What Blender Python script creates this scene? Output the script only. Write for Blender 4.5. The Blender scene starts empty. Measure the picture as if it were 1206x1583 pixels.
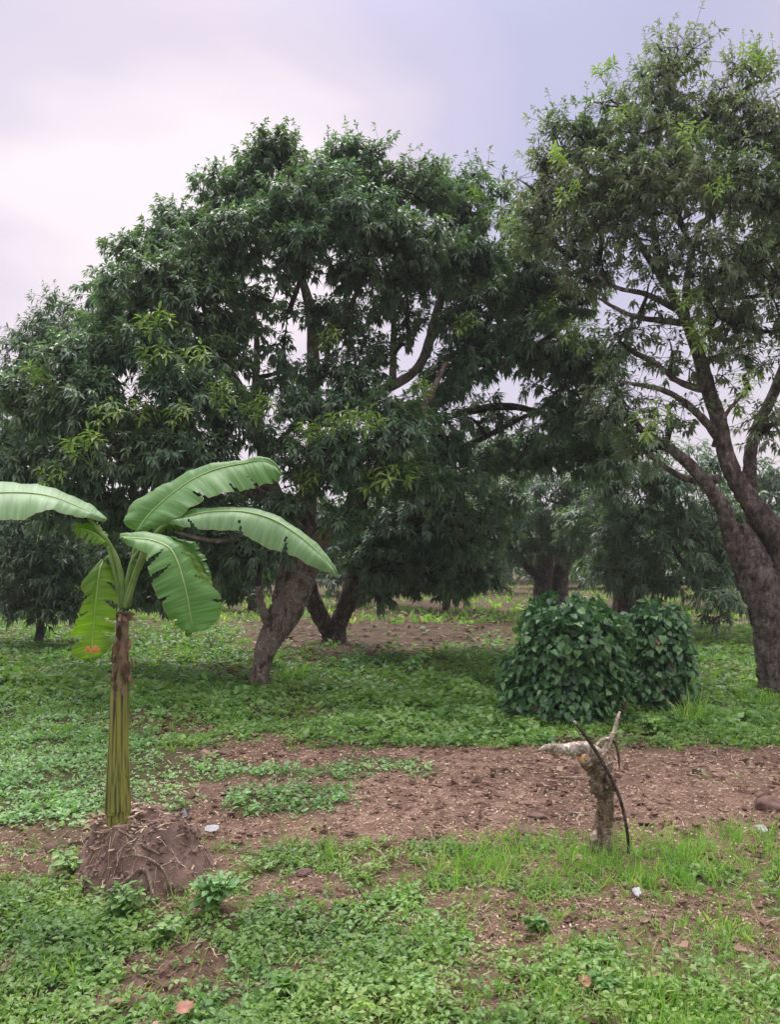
import bpy, math, random
import numpy as np
from mathutils import Vector, noise as mnoise

random.seed(7)
R = np.random.default_rng(11)
S = bpy.context.scene
COL = S.collection

# ------------------------------------------------------------------ camera, sky, sun, exposure
F, W0, H0, CH = 1220.0, 1206.0, 1583.0, 1.6
TH = math.radians(3.45)
cam = bpy.data.cameras.new('camera')
cam.sensor_fit = 'VERTICAL'; cam.sensor_height = 24.0; cam.lens = F / H0 * 24.0
cam.clip_start = 0.05; cam.clip_end = 2000
co = bpy.data.objects.new('camera', cam); COL.objects.link(co)
co.location = (0, 0, CH); co.rotation_euler = (math.radians(90) + TH, 0, 0)
S.camera = co

SUN_EL, SUN_AZ = math.radians(60), math.radians(-15)      # azimuth from +Y towards +X
sun_dir = Vector((math.sin(SUN_AZ) * math.cos(SUN_EL), math.cos(SUN_AZ) * math.cos(SUN_EL), math.sin(SUN_EL)))
w = bpy.data.worlds.new('World'); S.world = w; w.use_nodes = True
nt = w.node_tree; nt.nodes.clear()
def N(t, nt_=None, **k):
    n = (nt_ or nt).nodes.new(t)
    for a, b in k.items(): setattr(n, a, b)
    return n
def L(a, b, nt_=None): (nt_ or nt).links.new(a, b)
out = N('ShaderNodeOutputWorld')
sky = N('ShaderNodeTexSky', sky_type='NISHITA', sun_disc=False, sun_elevation=SUN_EL, sun_rotation=SUN_AZ)
sky.air_density = 1.5; sky.dust_density = 3.0
bg1 = N('ShaderNodeBackground'); bg1.inputs[1].default_value = 0.05  # thin: mostly hidden by the cloud layer
L(sky.outputs[0], bg1.inputs[0])
tc = N('ShaderNodeTexCoord')
GL = Vector((math.sin(math.radians(-17)) * math.cos(math.radians(22.5)), math.cos(math.radians(-17)) * math.cos(math.radians(22.5)), math.sin(math.radians(22.5))))
dot = N('ShaderNodeVectorMath', operation='DOT_PRODUCT'); dot.inputs[1].default_value = GL
L(tc.outputs['Generated'], dot.inputs[0])
mp = N('ShaderNodeMapping'); mp.inputs['Scale'].default_value = (1.3, 1.3, 4.0); mp.inputs['Rotation'].default_value = (0.0, 0.55, 0.2)
L(tc.outputs['Generated'], mp.inputs[0])
nz = N('ShaderNodeTexNoise'); nz.inputs['Scale'].default_value = 1.6; nz.inputs['Detail'].default_value = 5; nz.inputs['Roughness'].default_value = 0.45
L(mp.outputs[0], nz.inputs['Vector'])
nm = N('ShaderNodeMath', operation='MULTIPLY_ADD'); nm.inputs[1].default_value = 0.09; nm.inputs[2].default_value = -0.040
L(nz.outputs[0], nm.inputs[0])
ad = N('ShaderNodeMath', operation='ADD'); L(dot.outputs['Value'], ad.inputs[0]); L(nm.outputs[0], ad.inputs[1])
rmp = N('ShaderNodeValToRGB')
cr = rmp.color_ramp; cr.interpolation = 'EASE'
cr.elements[0].position = 0.0; cr.elements[0].color = (0.62, 0.60, 0.61, 1)
cr.elements[1].position = 1.0; cr.elements[1].color = (0.90, 0.83, 0.88, 1)
for p, c in ((0.62, (0.66, 0.63, 0.64)), (0.84, (0.485, 0.48, 0.68)), (0.905, (0.50, 0.50, 0.70)), (0.95, (0.58, 0.55, 0.73)), (0.978, (0.71, 0.64, 0.765)), (0.993, (0.85, 0.765, 0.84))):
    e = cr.elements.new(p); e.color = (*c, 1)
L(ad.outputs[0], rmp.inputs[0])
# pinker towards the horizon, as in the photograph
sp = N('ShaderNodeSeparateXYZ'); L(tc.outputs['Generated'], sp.inputs[0])
hz = N('ShaderNodeMapRange'); hz.inputs[1].default_value = 0.0; hz.inputs[2].default_value = 0.42; hz.inputs[3].default_value = 0.85; hz.inputs[4].default_value = 0.0
L(sp.outputs['Z'], hz.inputs[0])
mx = N('ShaderNodeMix', data_type='RGBA'); mx.inputs['B'].default_value = (0.87, 0.745, 0.80, 1)
L(hz.outputs[0], mx.inputs['Factor']); L(rmp.outputs[0], mx.inputs['A'])
# overcast sky: boosted overhead, above the view, to brighten the ground
zb = N('ShaderNodeMath', operation='MAXIMUM'); zb.inputs[1].default_value = 0.0; L(sp.outputs['Z'], zb.inputs[0])
zm = N('ShaderNodeMapRange'); zm.inputs[1].default_value = 0.55; zm.inputs[2].default_value = 1.0; zm.inputs[3].default_value = 0.47; zm.inputs[4].default_value = 1.8
zm.interpolation_type = 'SMOOTHSTEP'
L(zb.outputs[0], zm.inputs[0])
bg2 = N('ShaderNodeBackground'); L(mx.outputs['Result'], bg2.inputs[0]); L(zm.outputs[0], bg2.inputs[1])
addw = N('ShaderNodeMixShader'); addw.inputs[0].default_value = 0.96; L(bg1.outputs[0], addw.inputs[1]); L(bg2.outputs[0], addw.inputs[2]); L(addw.outputs[0], out.inputs[0])

sl = bpy.data.lights.new('sun', 'SUN'); sl.energy = 1.5; sl.angle = math.radians(35); sl.color = (1.0, 0.96, 0.9)
so = bpy.data.objects.new('sun', sl); COL.objects.link(so)
so.rotation_euler = (-sun_dir).to_track_quat('-Z', 'Y').to_euler()
so.location = (0, 0, 20)
S.view_settings.view_transform = 'Standard'; S.view_settings.look = 'None'
S.view_settings.exposure = 1.28; S.view_settings.gamma = 1.0
S.render.engine = 'CYCLES'
S.cycles.max_bounces = 6; S.cycles.diffuse_bounces = 3; S.cycles.glossy_bounces = 2; S.cycles.transmission_bounces = 4

# ------------------------------------------------------------------ placing
def at(px, py, Y):
    x = (px - 603.0) / F; u = (791.5 - py) / F
    dy = math.cos(TH) - u * math.sin(TH); dz = math.sin(TH) + u * math.cos(TH)
    k = Y / dy
    return np.array((x * k, Y, CH + dz * k))
def gnd(px, py):
    u = (791.5 - py) / F
    dy = math.cos(TH) - u * math.sin(TH); dz = math.sin(TH) + u * math.cos(TH)
    k = CH / -dz
    return np.array(((px - 603.0) / F * k, dy * k, 0.0))
def project(P):
    P = np.asarray(P, float)
    y = P[:, 1]; z = P[:, 2] - CH
    d = y * math.cos(TH) + z * math.sin(TH); v = -y * math.sin(TH) + z * math.cos(TH)
    return 603 + F * P[:, 0] / d, 791.5 - F * v / d
def pxm(Y): return Y / F          # metres per photo pixel at distance Y

# value noise -------------------------------------------------------
def _h(ix, iy, iz):
    n = (ix * 374761393 + iy * 668265263 + iz * 1274126177) & 0xffffffff
    n = ((n ^ (n >> 13)) * 1274126177) & 0xffffffff
    return ((n ^ (n >> 16)) & 0xffff) / 65535.0
def vnoise(x, y, z=None):
    x = np.asarray(x, float); y = np.asarray(y, float)
    z = np.zeros_like(x) if z is None else np.asarray(z, float)
    fx, fy, fz = np.floor(x), np.floor(y), np.floor(z)
    ix, iy, iz = fx.astype(np.int64), fy.astype(np.int64), fz.astype(np.int64)
    tx, ty, tz = [(lambda t: t * t * (3 - 2 * t))(a) for a in (x - fx, y - fy, z - fz)]
    r = 0
    for a in (0, 1):
        for b in (0, 1):
            for c in (0, 1):
                r = r + _h(ix + a, iy + b, iz + c) * (tx if a else 1 - tx) * (ty if b else 1 - ty) * (tz if c else 1 - tz)
    return r
def fbm(x, y, z=None, o=4):
    r = 0; a = 0.5; t = 0
    for i in range(o):
        r = r + a * vnoise(np.asarray(x) * 2**i + 17.3 * i, np.asarray(y) * 2**i + 5.1 * i, None if z is None else np.asarray(z) * 2**i)
        t += a; a *= 0.5
    return r / t
def sstep(a, b, x):
    t = np.clip((np.asarray(x) - a) / (b - a), 0, 1); return t * t * (3 - 2 * t)

# ------------------------------------------------------------------ mesh and object helpers
class MB:
    """collects vertex/face arrays, builds ONE mesh object"""
    def __init__(s): s.V = []; s.T = []; s.Q = []; s.A = []; s.UV = []; s.n = 0
    def add(s, V, T=None, Q=None, a=0.5):
        V = np.asarray(V, np.float32).reshape(-1, 3)
        if T is not None and len(T): s.T.append(np.asarray(T, np.int32).reshape(-1, 3) + s.n)
        if Q is not None and len(Q): s.Q.append(np.asarray(Q, np.int32).reshape(-1, 4) + s.n)
        s.V.append(V); s.A.append(np.broadcast_to(np.asarray(a, np.float32), (len(V),)).copy()); s.n += len(V)
        return s
    def mesh(s, name, mat, smooth=False, centre=None):
        me = bpy.data.meshes.new(name)
        V = np.concatenate(s.V)
        if centre is not None: V = V - np.asarray(centre, np.float32)
        T = np.concatenate(s.T) if s.T else np.zeros((0, 3), np.int32)
        Q = np.concatenate(s.Q) if s.Q else np.zeros((0, 4), np.int32)
        nl = T.size + Q.size
        me.vertices.add(len(V)); me.vertices.foreach_set('co', V.astype(np.float32).ravel())
        me.loops.add(nl); me.loops.foreach_set('vertex_index', np.concatenate([T.ravel(), Q.ravel()]))
        me.polygons.add(len(T) + len(Q))
        ls = np.concatenate([np.arange(len(T)) * 3, T.size + np.arange(len(Q)) * 4]).astype(np.int32)
        me.polygons.foreach_set('loop_start', ls)
        me.polygons.foreach_set('use_smooth', np.full(len(ls), smooth))
        at_ = me.attributes.new('rnd', 'FLOAT', 'POINT'); at_.data.foreach_set('value', np.concatenate(s.A))
        me.update(calc_edges=True); me.validate()
        me.materials.append(mat)
        return me
    def build(s, name, mat, parent=None, smooth=False, origin=None, kind=None, label=None):
        """geometry is given in world coordinates; origin = world origin of the object"""
        base = np.zeros(3)
        if parent is not None: base = np.array(parent.get('_w', (0, 0, 0)))
        o_ = np.array(origin) if origin is not None else base
        me = s.mesh(name, mat, smooth, o_)
        ob = bpy.data.objects.new(name, me); COL.objects.link(ob)
        ob['_w'] = [float(a) for a in o_]
        if parent is not None: ob.parent = parent
        ob.location = o_ - base
        if kind: ob['kind'] = kind
        if label: ob['label'] = label
        return ob
def tag(o, label=None, cat=None, group=None, kind=None):
    if label: o['label'] = label
    if cat: o['category'] = cat
    if group: o['group'] = group
    if kind: o['kind'] = kind
    return o
def empty(name, loc, label, cat, group=None):
    o = bpy.data.objects.new(name, None); COL.objects.link(o); o.location = [float(a) for a in loc]
    o.empty_display_size = 0.2; o['_w'] = [float(a) for a in loc]
    return tag(o, label, cat, group)

def unit(v): return v / np.maximum(np.linalg.norm(v, axis=-1, keepdims=True), 1e-9)
def crom(P, n):
    P = np.asarray(P, float); k = len(P)
    E = np.vstack([2 * P[0] - P[1], P, 2 * P[-1] - P[-2]])
    t = np.linspace(0, k - 1 - 1e-9, n); i = t.astype(int); f = (t - i)[:, None]
    a, b, c, d = E[i], E[i + 1], E[i + 2], E[i + 3]
    return 0.5 * ((2 * b) + (c - a) * f + (2 * a - 5 * b + 4 * c - d) * f**2 + (3 * b - a - 3 * c + d) * f**3)
def tube(mb, P, rad, seg=8, n=None, rough=0.0, nfreq=4.0, a=0.5, cap=True, ell=None):
    P = np.asarray(P, float)
    rad = np.asarray(rad, float)
    n = n or len(P) * 3
    C = crom(P, n); r = np.interp(np.linspace(0, 1, n), np.linspace(0, 1, len(rad)), rad)
    T = unit(np.gradient(C, axis=0))
    up = np.array((0.13, -0.97, 0.2)); Nn = np.zeros_like(T)
    v = up - T[0] * np.dot(up, T[0]); v /= np.linalg.norm(v)
    for i in range(n):
        v = v - T[i] * np.dot(v, T[i]); v /= max(np.linalg.norm(v), 1e-6); Nn[i] = v
    B = np.cross(T, Nn)
    th = np.arange(seg) / seg * 2 * math.pi
    ring = Nn[:, None] * np.cos(th)[None, :, None] + B[:, None] * np.sin(th)[None, :, None]
    rr = np.repeat(r[:, None], seg, 1)
    if rough:
        X = C[:, None] + ring * rr[..., None]
        q = fbm(X[..., 0] * nfreq + 31, X[..., 1] * nfreq + 7, X[..., 2] * nfreq * 0.6 + 3, 4) - 0.5
        q2 = np.abs(fbm(X[..., 0] * nfreq * 5 + 9, X[..., 1] * nfreq * 5, X[..., 2] * nfreq * 2.0 + 3, 2) - 0.5)
        rr = rr * (1 + rough * 2 * q - rough * 0.9 * (q2 < 0.06))
    V = (C[:, None] + ring * rr[..., None]).reshape(-1, 3)
    i = np.arange(n - 1)[:, None] * seg; j = np.arange(seg)[None]; j2 = (j + 1) % seg
    Q = np.stack([i + j, i + j2, i + seg + j2, i + seg + j], -1).reshape(-1, 4)
    Tt = []
    if cap:
        V = np.vstack([V, C[0], C[-1]])
        a0, a1 = n * seg, n * seg + 1
        jj = np.arange(seg); k2 = (jj + 1) % seg
        Tt = np.vstack([np.stack([np.full(seg, a0), k2, jj], -1), np.stack([np.full(seg, a1), (n - 1) * seg + jj, (n - 1) * seg + k2], -1)])
    mb.add(V, Tt if cap else None, Q, a)
    return C, r
def sticks(mb, P0, P1, r0, r1, seg=3, a=0.5):
    """many straight tapered sticks"""
    P0 = np.asarray(P0, float); P1 = np.asarray(P1, float); n = len(P0)
    T = unit(P1 - P0); up = np.where(np.abs(T[:, 2:3]) > 0.9, np.array([[1.0, 0, 0]]), np.array([[0, 0, 1.0]]))
    A = unit(np.cross(T, up)); B = np.cross(T, A)
    th = np.arange(seg) / seg * 2 * math.pi
    ring = A[:, None] * np.cos(th)[None, :, None] + B[:, None] * np.sin(th)[None, :, None]
    V = np.concatenate([P0[:, None] + ring * np.reshape(r0, (-1, 1, 1)), P1[:, None] + ring * np.reshape(r1, (-1, 1, 1))], 1)
    base = np.arange(n)[:, None] * 2 * seg; j = np.arange(seg); j2 = (j + 1) % seg
    Q = np.stack([base + j, base + j2, base + seg + j2, base + seg + j], -1).reshape(-1, 4)
    mb.add(V.reshape(-1, 3), None, Q, np.repeat(np.broadcast_to(a, (n,)), 2 * seg))

# leaf templates: (u along, v across, w up), triangles
LANCE5 = (np.array([(0, 0, 0), (.42, -.5, .10), (.42, 0, 0), (.42, .5, .10), (1, 0, 0)], float), np.array([(0, 2, 1), (0, 3, 2), (1, 2, 4), (2, 3, 4)]))
LANCE8 = (np.array([(0, 0, 0), (.28, -.42, .12), (.28, 0, 0), (.28, .42, .12), (.65, -.42, .12), (.65, 0, 0), (.65, .42, .12), (1, 0, 0)], float),
          np.array([(0, 2, 1), (0, 3, 2), (1, 2, 5), (1, 5, 4), (2, 3, 6), (2, 6, 5), (4, 5, 7), (5, 6, 7)]))
OVAL = (np.array([(0, 0, 0), (.4, -.5, .12), (.45, 0, 0), (.4, .5, .12), (.75, -.36, .08), (.75, .36, .08), (1, 0, 0)], float),
        np.array([(0, 2, 1), (0, 3, 2), (1, 2, 4), (2, 3, 5), (2, 5, 6), (2, 6, 4)]))
HEART = (np.array([(0, 0, 0), (-.12, -.28, .04), (-.12, .28, .04), (.15, -.5, .07), (.15, .5, .07), (.5, -.40, .06), (.5, .40, .06), (.3, 0, -.03), (.78, -.17, .02), (.78, .17, .02), (1.0, 0, 0)], float),
         np.array([(0, 7, 1), (1, 7, 3), (3, 7, 5), (5, 7, 8), (8, 7, 10), (0, 2, 7), (2, 4, 7), (4, 6, 7), (6, 9, 7), (9, 10, 7)]))
BLADE = (np.array([(0, -.5, 0), (0, .5, 0), (.5, -.42, 0), (.5, .42, 0), (1, 0, 0)], float), np.array([(0, 1, 3), (0, 3, 2), (2, 3, 4)]))
CHIP = (np.array([(0, -.5, 0), (.1, .5, 0.2), (1, .4, 0), (.9, -.5, .2)], float), np.array([(0, 1, 2), (0, 2, 3)]))

def leaves(mb, tpl, P, D, Nn, Ln, Wd, droop=0.3, a=None, fold=1.0, curl=0.0):
    P = np.asarray(P, float); n = len(P)
    if n == 0: return
    D = unit(np.asarray(D, float)); Nn = np.asarray(Nn, float)
    Nn = unit(Nn - D * np.sum(D * Nn, 1, keepdims=True)); B = np.cross(Nn, D)
    K, Tt = tpl
    Ln = np.broadcast_to(Ln, (n,)); Wd = np.broadcast_to(Wd, (n,)); dr = np.broadcast_to(droop, (n,))
    u = K[None, :, 0:1]; v = K[None, :, 1:2]; ww = K[None, :, 2:3]
    V = P[:, None] + D[:, None] * u * Ln[:, None, None] + B[:, None] * v * Wd[:, None, None] + Nn[:, None] * ww * Wd[:, None, None] * fold
    V[..., 2] -= (dr[:, None] * Ln[:, None] * K[None, :, 0]**2)
    Tf = (np.arange(n)[:, None, None] * len(K) + Tt[None]).reshape(-1, 3)
    if a is None: a = R.random(n)
    mb.add(V.reshape(-1, 3), Tf, None, np.repeat(np.broadcast_to(a, (n,)), len(K)))

# ------------------------------------------------------------------ materials
def mat(name):
    m = bpy.data.materials.new(name); m.use_nodes = True
    t = m.node_tree; t.nodes.clear()
    o = t.nodes.new('ShaderNodeOutputMaterial'); b = t.nodes.new('ShaderNodeBsdfPrincipled'); t.links.new(b.outputs[0], o.inputs[0])
    return m, t, b, o
def ramp(t, stops, src, interp='LINEAR'):
    r = t.nodes.new('ShaderNodeValToRGB'); r.color_ramp.interpolation = interp
    e = r.color_ramp.elements
    e[0].position = stops[0][0]; e[0].color = (*stops[0][1], 1); e[1].position = stops[-1][0]; e[1].color = (*stops[-1][1], 1)
    for p, c in stops[1:-1]: k = e.new(p); k.color = (*c, 1)
    t.links.new(src, r.inputs[0]); return r.outputs[0]
def attr(t, n='rnd'):
    a = t.nodes.new('ShaderNodeAttribute'); a.attribute_name = n; return a.outputs['Fac']
def tnoise(t, scale, detail=5, rough=0.55, vec=None, scl=None):
    c = t.nodes.new('ShaderNodeTexCoord'); n = t.nodes.new('ShaderNodeTexNoise')
    n.inputs['Scale'].default_value = scale; n.inputs['Detail'].default_value = detail; n.inputs['Roughness'].default_value = rough
    s = c.outputs['Object']
    if scl:
        m = t.nodes.new('ShaderNodeMapping'); m.inputs['Scale'].default_value = scl; t.links.new(s, m.inputs[0]); s = m.outputs[0]
    t.links.new(s, n.inputs['Vector']); return n.outputs['Fac']
def mixc(t, f, a, b, mode='MIX'):
    m = t.nodes.new('ShaderNodeMix'); m.data_type = 'RGBA'; m.blend_type = mode
    if isinstance(f, float): m.inputs['Factor'].default_value = f
    else: t.links.new(f, m.inputs['Factor'])
    for s, k in ((a, 'A'), (b, 'B')):
        if isinstance(s, tuple): m.inputs[k].default_value = (*s, 1)
        else: t.links.new(s, m.inputs[k])
    return m.outputs['Result']
def bump(t, b, src, strength=0.5, dist=0.01):
    n = t.nodes.new('ShaderNodeBump'); n.inputs['Strength'].default_value = strength; n.inputs['Distance'].default_value = dist
    t.links.new(src, n.inputs['Height']); t.links.new(n.outputs[0], b.inputs['Normal'])
def leafmat(name, stops, rough=0.35, trans=0.25, tcol=(0.25, 0.4, 0.05), spec=0.5, patch=None, pscale=1.2):
    m, t, b, o = mat(name)
    c = ramp(t, stops, attr(t))
    if patch:
        f = ramp(t, [(0.42, (0, 0, 0)), (0.62, (1, 1, 1))], tnoise(t, pscale, 3))
        c = mixc(t, f, c, mixc(t, 0.55, c, patch))
    t.links.new(c, b.inputs['Base Color']); b.inputs['Roughness'].default_value = rough; b.inputs['Specular IOR Level'].default_value = spec
    tr = t.nodes.new('ShaderNodeBsdfTranslucent'); t.links.new(mixc(t, 0.6, c, mixc(t, 1.0, c, (3.0, 3.4, 1.2), 'MULTIPLY')), tr.inputs[0])
    mx = t.nodes.new('ShaderNodeMixShader'); mx.inputs[0].default_value = trans
    t.links.new(b.outputs[0], mx.inputs[1]); t.links.new(tr.outputs[0], mx.inputs[2]); t.links.new(mx.outputs[0], o.inputs[0])
    return m
M = {}
M['mango'] = leafmat('mango_leaf', [(0, (0.052, 0.100, 0.072)), (0.5, (0.095, 0.170, 0.115)), (0.85, (0.15, 0.23, 0.15)), (0.95, (0.12, 0.20, 0.07)), (1, (0.17, 0.13, 0.08))], 0.40, 0.30, spec=.8, patch=(0.09, 0.12, 0.05))
M['mango_far'] = leafmat('mango_leaf_far', [(0, (0.05, 0.095, 0.06)), (0.6, (0.09, 0.16, 0.085)), (1, (0.14, 0.22, 0.11))], 0.4, 0.2)
M['mango_thin'] = leafmat('mango_leaf_thin', [(0, (0.09, 0.105, 0.085)), (0.4, (0.14, 0.175, 0.125)), (0.6, (0.22, 0.205, 0.175)), (0.85, (0.12, 0.21, 0.135)), (1, (0.30, 0.25, 0.21))], 0.36, 0.35, spec=.7, patch=(0.06, 0.13, 0.06), pscale=0.9)
M['young'] = leafmat('young_leaf', [(0, (0.13, 0.22, 0.055)), (0.6, (0.22, 0.33, 0.08)), (1, (0.32, 0.42, 0.14))], 0.42, 0.2)
M['weed'] = leafmat('weed_leaf', [(0, (0.04, 0.10, 0.035)), (0.3, (0.10, 0.21, 0.07)), (0.65, (0.20, 0.34, 0.11)), (1, (0.35, 0.48, 0.20))], 0.45, 0.3, patch=(0.20, 0.27, 0.07), pscale=1.5)
M['weed_yellow'] = leafmat('weed_yellow_leaf', [(0, (0.06, 0.13, 0.035)), (0.5, (0.16, 0.27, 0.07)), (0.9, (0.29, 0.38, 0.13)), (1, (0.36, 0.38, 0.16))], 0.5, 0.3)
M['weed_pale'] = leafmat('weed_pale_leaf', [(0, (0.08, 0.18, 0.06)), (0.45, (0.19, 0.34, 0.14)), (1, (0.36, 0.52, 0.29))], 0.45, 0.3)
M['weed_dark'] = leafmat('weed_dark_leaf', [(0, (0.06, 0.14, 0.045)), (0.6, (0.12, 0.25, 0.07)), (1, (0.20, 0.35, 0.10))], 0.5, 0.3, patch=(0.17, 0.22, 0.04), pscale=0.7)
M['grass'] = leafmat('grass_blade', [(0, (0.09, 0.20, 0.04)), (0.5, (0.17, 0.33, 0.065)), (0.85, (0.27, 0.42, 0.10)), (1, (0.45, 0.42, 0.22))], 0.5, 0.35)
M['vine'] = leafmat('vine_leaf', [(0, (0.03, 0.09, 0.04)), (0.45, (0.07, 0.17, 0.065)), (0.8, (0.14, 0.28, 0.11)), (1, (0.24, 0.38, 0.15))], 0.36, 0.22, spec=.6)
M['vine_dry'] = leafmat('vine_dry_leaf', [(0, (0.12, 0.06, 0.045)), (1, (0.28, 0.14, 0.10))], 0.6, 0.1)
M['straw'] = leafmat('dry_straw', [(0, (0.16, 0.09, 0.07)), (0.35, (0.33, 0.22, 0.16)), (0.75, (0.52, 0.40, 0.29)), (1, (0.72, 0.62, 0.50))], 0.8, 0.1, spec=0.2)
M['litter'] = leafmat('dry_litter', [(0, (0.07, 0.045, 0.035)), (0.5, (0.17, 0.10, 0.075)), (1, (0.36, 0.25, 0.19))], 0.8, 0.1, spec=0.2)

def barkmat(name, dark, mid, pale, lichen=0.5, sc=15.0, cracks=0.8):
    m, t, b, o = mat(name)
    n1 = tnoise(t, sc, 8, 0.65, scl=(1, 1, 0.45)); n2 = tnoise(t, sc * 0.35, 4)
    c = ramp(t, [(0.36, dark), (0.5, mid), (0.64, pale)], n1)
    f = ramp(t, [(lichen, (0, 0, 0)), (lichen + 0.12, (1, 1, 1))], n2)
    c = mixc(t, f, c, mixc(t, 0.6, c, pale))
    v = t.nodes.new('ShaderNodeTexVoronoi'); v.feature = 'DISTANCE_TO_EDGE'; v.inputs['Scale'].default_value = sc * 2.4
    tcn = t.nodes.new('ShaderNodeTexCoord'); mpn = t.nodes.new('ShaderNodeMapping'); mpn.inputs['Scale'].default_value = (1, 1, 0.28)
    nd = t.nodes.new('ShaderNodeTexNoise'); nd.inputs['Scale'].default_value = sc * 1.5; nd.inputs['Detail'].default_value = 5; t.links.new(tcn.outputs['Object'], nd.inputs['Vector'])
    va = t.nodes.new('ShaderNodeVectorMath'); va.operation = 'MULTIPLY_ADD'; va.inputs[1].default_value = (.16, .16, .16); t.links.new(nd.outputs['Color'], va.inputs[0]); t.links.new(tcn.outputs['Object'], va.inputs[2])
    t.links.new(va.outputs[0], mpn.inputs[0]); t.links.new(mpn.outputs[0], v.inputs['Vector'])
    cr_ = ramp(t, [(0.0, (0.45, 0.42, 0.4)), (0.22, (1, 1, 1))], v.outputs['Distance'])
    c = mixc(t, cracks, c, cr_, 'MULTIPLY')
    t.links.new(c, b.inputs['Base Color']); b.inputs['Roughness'].default_value = 0.85; b.inputs['Specular IOR Level'].default_value = 0.25
    h = mixc(t, 0.5, ramp(t, [(0, (0, 0, 0)), (1, (1, 1, 1))], n1), cr_)
    bump(t, b, h, 1.0, 0.05)
    return m
M['bark'] = barkmat('mango_bark', (0.055, 0.040, 0.034), (0.13, 0.095, 0.080), (0.34, 0.28, 0.25), 0.56)
M['bark_pale'] = barkmat('mango_bark_mottled', (0.09, 0.06, 0.052), (0.24, 0.175, 0.15), (0.54, 0.45, 0.40), 0.42)
M['bark_right'] = barkmat('mango_bark_grey', (0.09, 0.070, 0.066), (0.21, 0.165, 0.155), (0.42, 0.35, 0.335), 0.52)
M['twig'] = barkmat('twig_bark', (0.05, 0.036, 0.033), (0.10, 0.075, 0.068), (0.20, 0.16, 0.15), 0.7, 20)
M['stump'] = barkmat('weathered_wood', (0.13, 0.085, 0.06), (0.40, 0.29, 0.21), (0.62, 0.50, 0.40), 0.5, 16, 0.15)
M['stick'] = barkmat('stick_bark', (0.06, 0.042, 0.040), (0.15, 0.105, 0.095), (0.30, 0.24, 0.22), 0.6, 25)
def plain(name, c, rough=0.7, nz_=None, c2=None, spec=0.3):
    m, t, b, o = mat(name)
    if nz_: t.links.new(ramp(t, [(0.35, c), (0.65, c2)], tnoise(t, nz_, 6)), b.inputs['Base Color'])
    else: b.inputs['Base Color'].default_value = (*c, 1)
    b.inputs['Roughness'].default_value = rough; b.inputs['Specular IOR Level'].default_value = spec
    return m
M['palewood'] = barkmat('peeled_wood', (0.40, 0.30, 0.24), (0.60, 0.49, 0.41), (0.72, 0.63, 0.56), .5, 10, .05)
M['cutwood'] = plain('fresh_cut_wood', (0.42, 0.20, 0.08), 0.8, 30, (0.52, 0.32, 0.16))
M['plastic'] = plain('white_plastic', (0.24, 0.23, 0.25), 0.5, 30, (0.42, 0.41, 0.43), 0.5)
M['blackp'] = plain('black_plastic', (0.02, 0.022, 0.026), 0.4)

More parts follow.
